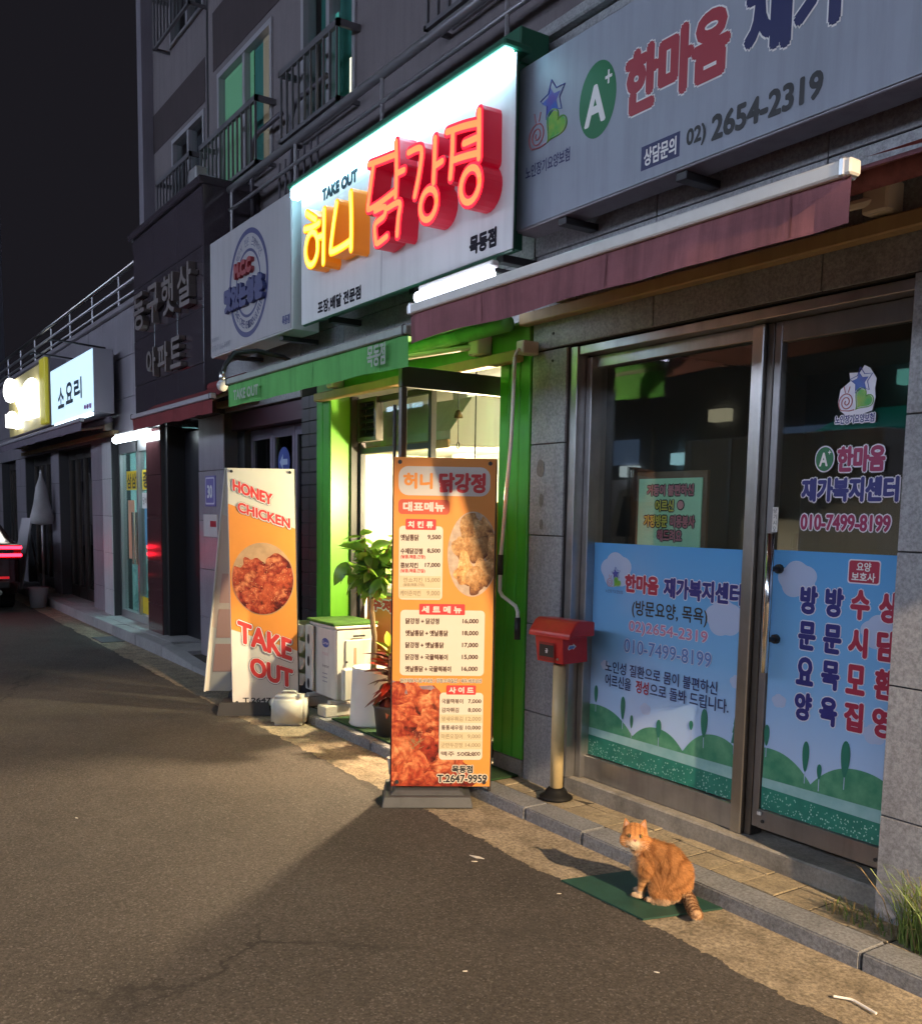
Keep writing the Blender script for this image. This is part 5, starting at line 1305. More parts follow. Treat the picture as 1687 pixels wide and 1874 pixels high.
# ------------------------------------------------------------------ on the ground
tag(obj('rubber_mat', MB().prism([(-3.0, 2.545, .008), (-2.53, 2.56, .008), (-2.44, 2.905, .008), (-2.92, 2.905, .008)], (0, 0, .007)), M('mat_green', (.025, .085, .06), .55, var=.25, vs=8, stain=.3, sst=6, fine=.2, fs=120)), 'flat dark green rubber mat on the gutter under the cat', 'mat')
tag(obj('drinking_straw', MB().tube([(-1.775, 2.672, .010), (-1.735, 2.70, .011), (-1.72, 2.703, .011), (-1.635, 2.69, .011)], .0042, 8), M('straw_white', (.8, .78, .74), .4)), 'bent white drinking straw lying in the gutter', 'straw')
for i, (x, y, a, L) in enumerate(((-3.42, 2.40, .4, .040), (-3.38, 2.36, .9, .014), (-4.9, 1.0, .3, .014), (-2.9, 2.45, 1., .009), (-2.2, 2.30, .6, .010), (-2.55, 1.75, 1.1, .008))):
    c, s_ = math.cos(a)*L, math.sin(a)*L
    tag(obj('litter', MB().prism([(x-c, y-s_, .008), (x-s_*.3+c*.2, y+c*.3, .008), (x+c, y+s_, .008), (x+s_*.3, y-c*.3, .008)], (0, 0, .003)), M('litter_white', (.62, .58, .52), .7)), 'tiny pale scrap of litter on the asphalt', 'litter', 'pale litter scraps on the road')
t = thing('plastic_cup', 'crumpled clear plastic cup on the grey banner base', 'cup', (-4.52, 2.62, 0))
obj('cup_wall', MB().lathe([(.03, 0), (.04, .09), (.042, .095), (.039, .095), (.028, .004)], (-4.52, 2.60, .10), 14), M('cup_clear', (.7, .68, .62), .2), t, True)
t2 = thing('drain_cover', 'flat steel drain cover set in the far gutter', 'drain cover', (-11.5, 2.75, 0))
obj('plate', MB().box(-11.85, -11.35, 2.64, 2.9, .002, .010, .002), M('drain_steel', (.14, .15, .16), .5, .4, var=.2, vs=12), t2)
# weeds by the right pillar
def weed(name, label, cx, cy, z0, n, hmin, hmax, spread, mats, seed, lean=(0, 0)):
    random.seed(seed)
    t = thing(name, label, 'weeds', (cx, cy, z0), group='weeds along the wall')
    for mi, m_ in enumerate(mats):
        mb = MB()
        for i in range(n//len(mats)):
            a = random.uniform(0, 6.28); r = spread*math.sqrt(rnd()); x, y = cx+r*math.cos(a), cy+r*math.sin(a)*.35
            hh = random.uniform(hmin, hmax); la = random.uniform(0, 6.28); ln = random.uniform(.15, 1.1)*hh; wd = random.uniform(.001, .0028)
            dx, dy = math.cos(la)*ln+lean[0]*hh, -abs(math.sin(la))*ln*.6+lean[1]*hh
            px, py = -math.sin(la)*wd, math.cos(la)*wd
            P = [Vector((x, y, z0)), Vector((x+dx*.25, y+dy*.25, z0+hh*.55)), Vector((x+dx*.65, y+dy*.65, z0+hh*.9)), Vector((x+dx, y+dy, z0+hh*.86))]
            o_ = Vector((px, py, 0)); k = len(mb.v)
            for q, s_ in zip(P, (1, .9, .55, .08)): mb.v += [tuple(q-o_*s_), tuple(q+o_*s_)]
            for j in range(3): mb.f.append((k+2*j, k+2*j+1, k+2*j+3, k+2*j+2))
        tag(obj('grass_blades', mb, m_, t), kind='stuff')
    return t
grs = M('grass_green', (.09, .17, .03), .6, col2=(.16, .22, .05), vs=40); gdr = M('grass_dry', (.30, .22, .09), .7, col2=(.20, .15, .07), vs=40)
weed('weed_clump', 'tall green weeds growing at the foot of the right pillar', -1.66, 3.15, .06, 620, .06, .30, .20, [grs, grs, grs, gdr], 3)
weed('weed_clump', 'low dry grass between pavers left of the tall weeds', -1.98, 3.17, .06, 150, .015, .07, .2, [gdr, grs], 5)
random.seed(11)

# ------------------------------------------------------------------ the cat
def make_cat():
    O = Vector((-2.700, 2.712, .016)); F = Vector((-.78, -.62, 0)).normalized(); Lf = Vector((-F.y, F.x, 0))   # heading, cat's left (toward the camera)
    Lf = Vector((0, 0, 1)).cross(F)
    t = thing('cat', 'orange tabby cat sitting on the green mat looking at the camera', 'cat', O)
    SC = 1.0
    def wp(p): return O + (F*p[0] + Lf*p[1] + Vector((0, 0, p[2])))*SC
    hd = Vector((.030, .014, .252))                              # head centre, local
    to_cam = (Vector((0, 0, 1.55)) - wp(hd)); to_cam.z *= .75; to_cam.normalize()
    fd = Vector((to_cam.dot(F), to_cam.dot(Lf), to_cam.z)); fd = (fd + Vector((-.04, .05, -.06))).normalized()     # facing of the face, local
    fu = (Vector((0, 0, 1))-fd*fd.z).normalized(); fr_ = fd.cross(fu)       # up and image-right of the face
    def H(a, b, c): return hd + fr_*a + fu*b + fd*c
    def cap(mb, p, q, r0, r1, n=6, fl=(1, 1, 1)):
        p, q = Vector(p), Vector(q)
        for i in range(n+1):
            s = i/n; c = p.lerp(q, s); r = r0+(r1-r0)*s
            mb.sphere(tuple(c), (r*fl[0], r*fl[1], r*fl[2]), 16, 10)
    B = MB()
    # trunk
    cap(B, (-.125, 0, .070), (-.128, 0, .115), .074, .074, 3, (1, .92, 1)); cap(B, (-.128, 0, .115), (-.098, 0, .160), .074, .067, 4, (1, .88, 1))
    cap(B, (-.098, 0, .160), (-.040, 0, .183), .067, .055, 4, (1, .86, 1)); cap(B, (-.040, 0, .183), (.004, .002, .212), .055, .042, 4, (1, .9, 1))
    cap(B, (-.025, 0, .165), (.004, 0, .125), .054, .042, 4, (.9, .9, 1)); cap(B, (-.03, 0, .12), (-.09, 0, .09), .055, .07, 4, (1, .85, 1))
    cap(B, (.004, .002, .212), tuple(hd-fd*.012), .042, .040, 4)
    # head
    B.sphere(tuple(H(0, 0, 0)), .049, 20, 14); B.sphere(tuple(H(0, -.006, .010)), .046, 18, 12)
    for s in (-1, 1):
        B.sphere(tuple(H(s*.031, -.018, .008)), .028, 14, 10); B.sphere(tuple(H(s*.010, -.021, .036)), .0145, 12, 8)
    B.sphere(tuple(H(0, -.012, .034)), .016, 12, 8); B.sphere(tuple(H(0, -.030, .030)), .013, 12, 8); B.sphere(tuple(H(0, .004, .030)), .016, 12, 8)
    # forelegs
    for s in (-1, 1):
        y = s*.029
        cap(B, (-.022, y*1.15, .150), (-.020, y*1.1, .100), .034, .026, 4); cap(B, (-.020, y*1.1, .100), (-.006, y, .045), .025, .0155, 5)
        cap(B, (-.006, y, .045), (-.002, y, .018), .0155, .015, 3); cap(B, (-.002, y, .013), (.018, y, .0115), .0165, .0135, 3, (1.1, 1.05, .85))
        # haunch, shank and hind paw
        B.sphere((-.105, s*.040, .068), (.064, .036, .062), 18, 12); B.sphere((-.075, s*.048, .062), (.042, .030, .048), 16, 10)
        cap(B, (-.062, s*.056, .050), (-.100, s*.060, .020), .026, .017, 4); cap(B, (-.100, s*.060, .014), (-.044, s*.058, .0125), .015, .0145, 5, (1.1, 1.05, .85))
    # tail
    tp_ = [(-.165, .000, .040), (-.192, .025, .024), (-.204, .065, .021), (-.213, .105, .021), (-.224, .142, .021), (-.236, .172, .022)]
    tl = spline3(tp_, 5)
    for i, p in enumerate(tl): B.sphere(p, .0245-.0045*i/len(tl) - (.005 if i == len(tl)-1 else 0), 14, 8)
    me = mesh_of(B, None, 'cat_raw')
    o = bpy.data.objects.new('cat_raw', me); COL.objects.link(o)
    md = o.modifiers.new('r', 'REMESH'); md.mode = 'VOXEL'; md.voxel_size = .0035; md.use_smooth_shade = True
    ms = o.modifiers.new('s', 'SMOOTH'); ms.factor = .5; ms.iterations = 5
    bpy.context.view_layer.update()
    dg = bpy.context.evaluated_depsgraph_get()
    m2 = bpy.data.meshes.new_from_object(o.evaluated_get(dg)); bpy.data.objects.remove(o)
    m2.name = 'cat_body'
    # ---- coat colours, worked out per point in the cat's own frame
    ORG = Vector((.49, .205, .065)); DRK = Vector((.19, .060, .017)); CRM = Vector((.70, .58, .42)); PAL = Vector((.57, .31, .13)); PNK = Vector((.50, .24, .19))
    tlv = [Vector(q) for q in tl]
    def coat(p):
        c = ORG.copy()
        n1 = noise.noise(p*22); n2 = noise.noise(p*60)
        h = p-hd; ha, hb, hc = h.dot(fr_), h.dot(fu), h.dot(fd)
        dt = min((p-q).length for q in tlv[4:])
        if h.length < .066 and p.z > .19 and (hc > -.02 or hb > .0):
            st = 0.
            if hb > .004: st = max(0, math.sin(ha*330+1.57+n1*.8))*min(1, (hb-.004)/.012)
            if abs(ha) > .022 and hb < .012: st = max(st, .8*max(0, math.sin(hb*420+abs(ha)*160+n1)))
            c = ORG.lerp(DRK, .75*st).lerp(PAL, .25)
            mz = math.exp(-((abs(ha)-.009)**2/.00016+(hb+.023)**2/.00014)) * (1 if hc > .015 else 0)
            ch = math.exp(-(ha*ha/.0006+(hb+.042)**2/.0002))
            ey = math.exp(-((abs(ha)-.021)**2/.00004+(hb-.004)**2/.00002))*.7
            c = c.lerp(CRM, min(1, 1.1*mz+ch+ey))
            if abs(ha) < .0045 and -.012 < hb < .006 and hc > .03: c = c.lerp(PAL, .4)
        elif dt < .040 and p.x < -.155 and p.z < .062:
            k = min(range(len(tlv)), key=lambda i: (p-tlv[i]).length); s = k/len(tlv)
            c = PAL.lerp(CRM, .35).lerp(DRK, .95*max(0, math.sin(s*44+n1*.6))**.7)
        elif p.x > -.045 and p.z < .105 and abs(p.y) < .06:             # forelegs
            st = max(0, math.sin(p.z*260+n1*2.0))**1.2
            c = PAL.lerp(DRK, .7*st)
            if p.z < .035 or p.x > .012: c = c.lerp(CRM, .6)
        else:
            ph = math.atan2(p.z-.06, p.x+.085)
            st = max(0, math.sin(ph*17+p.z*50+n1*2.4))**1.3
            c = ORG.lerp(PAL, .35).lerp(DRK, .95*st*(.7+.3*n2))
            c = c.lerp(DRK, .35*min(1, max(0, (p.z-.19)*14+ (-.10-p.x)*6)))
            if p.x > -.005 and p.z < .215:                               # chest
                c = c.lerp(CRM, min(.75, (p.x+.005)*22))
            if p.z < .03: c = c.lerp(CRM, .45)
            if p.z > .17 and -.05 < p.x < .03: c = c.lerp(DRK, .35*max(0, math.sin(p.z*210+p.x*120+n1)))
        return c*(1+.18*n2)
    cols = []
    wv = []
    for v in m2.vertices:
        p = v.co.copy(); c = coat(p); cols += [c.x, c.y, c.z, 1]; wv.append(p)
    at = m2.color_attributes.new('Col', 'FLOAT_COLOR', 'POINT'); at.data.foreach_set('color', cols)
    rot = Matrix((F, Lf, Vector((0, 0, 1)))).transposed().to_4x4()
    # fur: short tapered blades following the lie of the coat
    m2.calc_loop_triangles()
    tris = [(t_.vertices[0], t_.vertices[1], t_.vertices[2], t_.area) for t_ in m2.loop_triangles]
    nrm = [v.normal.copy() for v in m2.vertices]
    tot = sum(q[3] for q in tris); NF = 34000
    fv, ff, fc = [], [], []
    rr = random.Random(5)
    for a, b, c, ar in tris:
        k = NF*ar/tot; k = int(k)+(1 if rr.random() < k-int(k) else 0)
        for _ in range(k):
            u, v = rr.random(), rr.random()
            if u+v > 1: u, v = 1-u, 1-v
            p = wv[a]*(1-u-v)+wv[b]*u+wv[c]*v; n = (nrm[a]+nrm[b]+nrm[c]).normalized()
            if p.z < .008: continue
            e_ = min((p-H(s_*.0205, .005, .040)).length for s_ in (-1, 1))
            if e_ < .0105: continue
            h = p-hd; L = .0150
            if h.length < .07 and p.z > .195:
                flow = (h-fd*.05).normalized(); L = .0050
                if h.dot(fd) > .03: L = .0028
            elif p.z < .09 and p.x > -.05: flow = Vector((0, 0, -1)); L = .0055
            elif p.x < -.16 and p.z < .06: flow = Vector((-.3, 1, 0)); L = .010
            elif p.x > -.01 and p.z > .12: flow = Vector((.2, 0, -1)); L = .014
            else: flow = Vector((-.55, 0, -.8))
            d = (n*.62+flow.normalized()*.70+Vector((rr.gauss(0, .18), rr.gauss(0, .18), rr.gauss(0, .18)))).normalized()
            L *= rr.uniform(.7, 1.25); sdv = d.cross(n)
            if sdv.length < 1e-4: continue
            sdv = sdv.normalized()*rr.uniform(.0005, .0009)
            i0 = len(fv); q = p-n*.0006; mid = q+d*L*.55+n*L*.12
            fv += [tuple(q-sdv), tuple(q+sdv), tuple(mid+sdv*.7), tuple(mid-sdv*.7), tuple(q+d*L)]
            ff += [(i0, i0+1, i0+2, i0+3), (i0+3, i0+2, i0+4)]
            c_ = coat(p)*rr.uniform(.66, 1.30)
            for kk in (.85, .85, 1., 1., 1.12): fc += [c_.x*kk, c_.y*kk, c_.z*kk, 1]
    m2.transform(rot)
    m2.materials.append(vcol('cat_coat', .75, .2))
    m2.polygons.foreach_set('use_smooth', [True]*len(m2.polygons))
    body = bpy.data.objects.new('body', m2); COL.objects.link(body); body.parent = t
    mf = bpy.data.meshes.new('fur'); mf.from_pydata(fv, [], ff); mf.transform(rot)
    at = mf.color_attributes.new('Col', 'FLOAT_COLOR', 'POINT'); at.data.foreach_set('color', fc)
    mf.materials.append(MATS['cat_coat'])
    fo = bpy.data.objects.new('fur', mf); COL.objects.link(fo); fo.parent = body; tag(fo, kind='stuff')
    # ears, eyes, nose, mouth, whiskers
    ear_m = vcol('cat_coat'); inner = M('ear_inner', (.40, .22, .15), .8)
    for s in (-1, 1):
        a = [H(s*.009, .036, .0), H(s*.050, .016, -.004), H(s*.032, .028, -.024)]; tip = H(s*.041, .071, -.006)
        mb = MB(); n = 8
        front = []
        A, Bp, Cb = a
        rows = 6
        def ring(f):
            k = (1-f)**.62
            return [wp(tip+(A-tip)*k), wp(tip+((A+Bp)/2-tip)*k-(fd*.010)*k*0), wp(tip+(Bp-tip)*k), wp(tip+(Cb+ (Bp-A)*.2-tip)*k), wp(tip+(Cb-(Bp-A)*.2-tip)*k)]
        rs = [ring(i/rows*.97) for i in range(rows+1)]
        for r0, r1_ in zip(rs[:-1], rs[1:]):
            for j in range(5):
                q = (j+1) % 5; mb.quad(r0[j], r0[q], r1_[q], r1_[j])
        mb.poly(rs[-1])
        obj('ear', mb, M('ear_fur', (.42, .18, .06), .8, var=.3, vs=150), t, True)
        mi = MB(); k0 = .80
        ce = (A+Bp)/2
        mi.poly([wp(ce+(A-ce)*.50+fd*.0035+fu*.006), wp(ce+(Bp-ce)*.50+fd*.0035+fu*.006), wp(tip+(Bp-tip)*.5+fd*.002+(ce-Bp)*.22), wp(tip+(ce-tip)*.30+fd*.002), wp(tip+(A-tip)*.5+fd*.002+(ce-A)*.22)])
        obj('ear_lining', mi, inner, t)
        ec = H(s*.0205, .005, .0425)
        e = MB(); e.sphere(tuple(wp(ec)), .0098, 14, 10); obj('eye', e, M('eye_amber', (.30, .20, .04), .08, spec=.8), t, True)
        p_ = MB(); pc = ec+fd*.0093
        p_.poly([wp(pc+fr_*.0036*math.cos(i*math.pi/6)+fu*.0062*math.sin(i*math.pi/6)+fd*.0008) for i in range(12)]); obj('pupil', p_, black, t)
        for sgn, dz in ((1, .0062), (-1, -.0055)):
            lidm = MB().tube([wp(ec+fr_*x*.0105+fu*(dz*1.15*(1-abs(x)**2))+fd*(.0062*(1-x*x)+.0012)) for x in (-1, -.5, 0, .5, 1)], [.0008, .0015, .0018, .0015, .0008], 6)
            obj('eyelid', lidm, M('lid_dark', (.16, .06, .03), .7), t, True)
    nz_ = MB(); nc = H(0, -.0105, .0515)
    nz_.prism([wp(nc+fr_*.0078+fu*.0035), wp(nc+fr_*.0026-fu*.0055), wp(nc-fr_*.0026-fu*.0055), wp(nc-fr_*.0078+fu*.0035)], (F*fd.x+Lf*fd.y+Vector((0, 0, fd.z)))*.0042)
    obj('nose', nz_, M('nose_pink', (.30, .10, .08), .45), t)
    for s in (-1, 1): obj('mouth_line', MB().tube([wp(H(0, -.017, .0495)), wp(H(0, -.021, .0495)), wp(H(s*.006, -.025, .0478)), wp(H(s*.013, -.0235, .043))], .0012, 5), M('mouth_dark', (.12, .04, .03), .7), t)
    for s in (-1, 1):
        for k in range(5):
            p0 = H(s*.016, -.020-.002*k, .044); p1 = p0+fr_*s*.045+fu*(.010-.008*k)+fd*.010
            obj('whisker', MB().tube([wp(p0), wp((p0+p1)/2+fu*.003), wp(p1-fu*.002)], [.0004, .0003, .0001], 4), M('whisker', (.7, .65, .55), .4), t)
    # toes: dark gaps on the fore and hind paws
    for px, py in ((.028, .029), (.028, -.029), (-.030, .058)):
        for k in (-1, 0, 1): obj('toe_gap', MB().tube([wp((px+.006-abs(k)*.003, py+k*.0065, .017)), wp((px+.0095-abs(k)*.003, py+k*.0068, .008))], .0008, 4), M('toe_dark', (.22, .10, .05), .8), t)
    return t
def spline3(pts, n):
    P = [Vector(p) for p in pts]; out = []
    for i in range(len(P)-1):
        p0 = P[max(i-1, 0)]; p1 = P[i]; p2 = P[i+1]; p3 = P[min(i+2, len(P)-1)]
        for j in range(n):
            u = j/n; out.append(tuple(.5*((2*p1)+(p2-p0)*u+(2*p0-5*p1+4*p2-p3)*u*u+(3*p1-p0-3*p2+p3)*u**3)))
    out.append(tuple(P[-1])); return out
make_cat()

# ------------------------------------------------------------------ shops further left
t = thing('corner_store', 'bright lit glass store door with yellow stickers beyond the entrance', 'shopfront', (-12.2, 3.3, .1))
obj('frame', MB().box(-13.05, -12.99, 3.30, 3.38, .12, 2.41).box(-12.22, -12.15, 3.30, 3.38, .12, 2.41).box(-11.42, -11.37, 3.30, 3.38, .12, 2.41).box(-12.99, -11.42, 3.30, 3.38, 2.25, 2.41).box(-12.99, -12.22, 3.30, 3.38, .12, .22).box(-12.15, -11.42, 3.30, 3.38, .12, .22), alum, t)
for x0, x1 in ((-12.99, -12.22), (-12.15, -11.42)): obj('pane', MB().box(x0, x1, 3.335, 3.343, .22, 2.25), glass_c, t)
obj('door_handle', MB().tube([(-12.27, 3.26, 1.5), (-12.27, 3.26, .85)], .016, 8), MATS['chrome'], t)
obj('door_handle', MB().tube([(-12.10, 3.26, 1.5), (-12.10, 3.26, .85)], .016, 8), MATS['chrome'], t)
room = MB().quad((-13.6, 6.0, .12), (-11.0, 6.0, .12), (-11.0, 6.0, 2.6), (-13.6, 6.0, 2.6)).quad((-13.6, 3.4, .12), (-13.6, 6, .12), (-13.6, 6, 2.6), (-13.6, 3.4, 2.6)).quad((-13.6, 3.4, .11), (-11, 3.4, .11), (-11, 6, .11), (-13.6, 6, .11)).quad((-13.6, 3.4, 2.55), (-13.6, 6, 2.55), (-11, 6, 2.55), (-11, 3.4, 2.55))
obj('room', room, M('store_wall', (.45, .62, .62), .7), t)
obj('ceiling_tube', MB().box(-13.3, -11.5, 4.3, 4.42, 2.48, 2.52), emissive('store_tube', (.62, .95, 1.), 65.), t)
for i in range(3): obj('shelf', MB().box(-13.59, -13.2, 4.0, 5.8, .4+.5*i, .44+.5*i), white_p, t)
for i in range(16): obj('goods', MB().box(-13.55, -13.25, 4.05+.11*i, 4.14+.11*i, .44+.5*(i % 3), .44+.5*(i % 3)+random.uniform(.15, .3)), M('goods%d' % (i % 4), ((.5, .35, .05), (.08, .25, .45), (.45, .08, .06), (.3, .4, .4))[i % 4], .5), t)
fr = wallframe(3.334)
yst = M('sticker_yellow', (.75, .55, .03), .5)
for x0, x1, w1, w2 in ((-12.80, -12.32, '삼', '삼'), (-12.08, -11.45, '종', '합')):
    patch('yellow_sticker', rect(x0, 1.78, x1, 2.02), fr, .001, yst, t)
    lettering(w1, fr, (x0+.03, 1.80, (x0+x1)/2-.01, 1.99), ink_black, t, bold=.006, d=.002); lettering(w2, fr, ((x0+x1)/2+.01, 1.80, x1-.03, 1.99), ink_black, t, bold=.006, d=.002)
patch('blue_poster', rect(-12.0, 1.1, -11.5, 1.7), fr, .001, M('poster_blue', (.10, .35, .55), .5), t); patch('white_notice', rect(-12.1, 1.55, -11.6, 1.74), fr, .002, ink_white, t)
lettering('담배 24시', fr, (-12.07, 1.60, -11.63, 1.69), ink_black, t, d=.003); patch('yellow_strip', rect(-12.15, .24, -11.42, .45), fr, .001, yst, t)
patch('orange_poster', rect(-12.75, .9, -12.45, 1.65), fr, .001, M('poster_peach', (.7, .4, .25), .5), t)
lt = thing('store_tube_lamp', 'white tube lamp glowing above the corner store door', 'lamp', (-12.3, 3.1, 2.36))
obj('tube', MB().tube([(-12.32, 3.08, 2.38), (-12.30, 3.08, 2.38), (-10.90, 3.08, 2.38), (-10.88, 3.08, 2.38)], [.02, .045, .045, .02], 12), emissive('store_front_tube', (.82, .95, 1.), 14.), lt, True)
obj('lamp_body', MB().box(-12.32, -10.88, 3.07, 3.13, 2.43, 2.455, .006), white_p, lt)
obj('lamp_arm', MB().box(-12.2, -12.1, 3.131, 3.249, 2.435, 2.455), dark_m, lt)
# dark shutters and doors at the far left
for i, (x0, x1) in enumerate(((-16.55, -14.4), (-19.55, -17.25), (-22.35, -20.65))):
    t = thing('far_shop', ['dark steel and glass doors next to the red lit pier', 'dark shop bay behind the folded parasol', 'dim glass shopfront nearest the parked car'][i], 'shopfront', ((x0+x1)/2, 3.4, .1), group='far left shopfronts')
    n = 4
    for k in range(n):
        a = x0+(x1-x0)*k/n; b = x0+(x1-x0)*(k+1)/n
        f = obj('door_leaf', MB().box(a+.01, a+.07, 3.40, 3.46, .11, 2.44).box(b-.07, b-.01, 3.40, 3.46, .11, 2.44).box(a+.07, b-.07, 3.40, 3.46, 2.3, 2.44).box(a+.07, b-.07, 3.40, 3.46, .11, .3), steel_d, t)
        obj('pane', MB().box(a+.07, b-.07, 3.425, 3.433, .3, 2.3), glass_dk, f)
    obj('room', MB().quad((x0, 5.0, .1), (x1, 5.0, .1), (x1, 5.0, 2.45), (x0, 5.0, 2.45)), MATS['dark_room'], t)
fa = awning('far_awning', 'dull folded awning under the far left lit signs', -19.5, -12.75, 2.78, 2.63, .12, M('far_awning_grey', (.16, .13, .17), .8, var=.2, vs=2), 2.72, hood=M('grey_bar2', (.4, .38, .42), .5, .3))
# lit signs far left
t = thing('white_lit_sign', 'white lit sign box with dark brush lettering at far left', 'sign', (-13.8, 3, 2.75))
obj('sign_face', MB().box(-15.2, -12.62, 2.90, 2.906, 2.745, 3.51), emissive('sign_cool', (.58, .80, .95), .95), t)
obj('sign_box', MB().box(-15.21, -12.61, 2.907, 3.15, 2.735, 3.52, .004), M('sign_box_dark', (.28, .27, .32), .5), t)
obj('led_strip', MB().box(-14.9, -12.7, 2.88, 2.92, 2.70, 2.734), emissive('strip_cool', (.75, .95, 1.), 3.5), t)
fr = wallframe(2.90)
inkd = M('sign_brush', (.01, .04, .08), .5)
lettering('소', fr, (-14.72, 2.93, -14.30, 3.22), inkd, t, bold=.014); lettering('요', fr, (-14.2, 2.95, -13.75, 3.24), inkd, t, bold=.014); lettering('리', fr, (-13.68, 2.96, -13.22, 3.24), inkd, t, bold=.014)
lettering('목동점', fr, (-13.14, 2.795, -12.72, 2.86), M('sign_violet', (.25, .03, .30), .5), t, bold=.006)
for x in (-14.5, -13.2): obj('spot_arm', MB().tube([(x, 3.2, 3.62), (x, 2.55, 3.66), (x+.02, 2.5, 3.63)], .012, 6), dark_m, t)
t = thing('yellow_lit_sign', 'yellow sign with overexposed glowing white figures at the far left edge', 'sign', (-17, 3, 2.77))
obj('sign_face', MB().box(-18.9, -15.35, 2.90, 2.91, 2.77, 3.72), M('yellow_panel', (.40, .34, .16), .5, emit=(.5, .42, .16), es=.10), t)
obj('sign_box', MB().box(-18.91, -15.34, 2.911, 3.15, 2.76, 3.73, .004), MATS['sign_box_dark'], t)
obj('yellow_end_box', MB().box(-15.72, -15.33, 2.84, 2.898, 2.78, 3.74, .01), M('yellow_box', (.60, .52, .04), .4, emit=(.8, .7, .05), es=.2), t)
glow = emissive('sign_glow', (1., 1., .92), 5.)
fr = wallframe(2.90)
obj('glow_figure', MB().tube([fr.p(-18.2+.28*math.cos(a), 3.52+.14*math.sin(a), .08) for a in [i*math.pi/6 for i in range(13)]], .07, 8), glow, t)
for pts in ([(-17.7, 3.46), (-17.35, 3.30), (-17.05, 3.12), (-16.7, 2.98)], [(-16.15, 3.45), (-16.6, 3.40), (-16.75, 3.18), (-17.0, 2.98)], [(-18.3, 3.12), (-18.3, 2.90)], [(-18.1, 3.10), (-17.8, 2.93), (-17.55, 2.90)], [(-16.2, 3.44), (-16.15, 3.15), (-16.1, 2.93)]):
    obj('glow_figure', MB().tube([fr.p(a, b, .08) for a, b in spline(pts, 4)], .075, 8), glow, t)
# folded parasol, board and bucket
t = thing('folded_parasol', 'folded pale parasol standing against the far shop', 'parasol', (-17.0, 3.05, .12))
obj('canopy', MB().lathe([(.03, .0), (.17, .02), (.19, .12), (.13, .35), (.09, .6), (.03, .78), (.01, .9)], (-17.0, 3.05, 1.25), 9), M('parasol_cloth', (.48, .46, .47), .85, var=.2, vs=5), t, True)
obj('pole', MB().tube([(-17.0, 3.05, .2), (-17.0, 3.05, 2.12)], .02, 8), alum, t); obj('stand', MB().lathe([(.2, 0), (.18, .07), (.0, .09)], (-17.0, 3.05, .125), 16), concrete, t)
t = thing('leaning_board', 'narrow pale A-frame board beside the parked car', 'board', (-18.2, 3.0, .12))
obj('board', MB().prism([(-18.4, 2.75, .12), (-17.95, 2.85, .12), (-18.0, 3.05, 1.35), (-18.4, 2.97, 1.35)], (.0, .03, 0)), M('board_pale', (.5, .47, .5), .6), t)
obj('rear_leg', MB().tube([(-18.2, 3.04, 1.3), (-18.2, 3.22, .13)], .015, 6), alum, t)
t = thing('bucket', 'small pale plastic bucket on the far kerb', 'bucket', (-15.8, 2.85, .0))
obj('pail', MB().lathe([(.11, 0), (.15, .30), (.155, .31), (.145, .31), (.10, .02), (.0, .02)], (-15.8, 2.75, .004), 18), M('bucket_grey', (.40, .40, .44), .5), t, True)

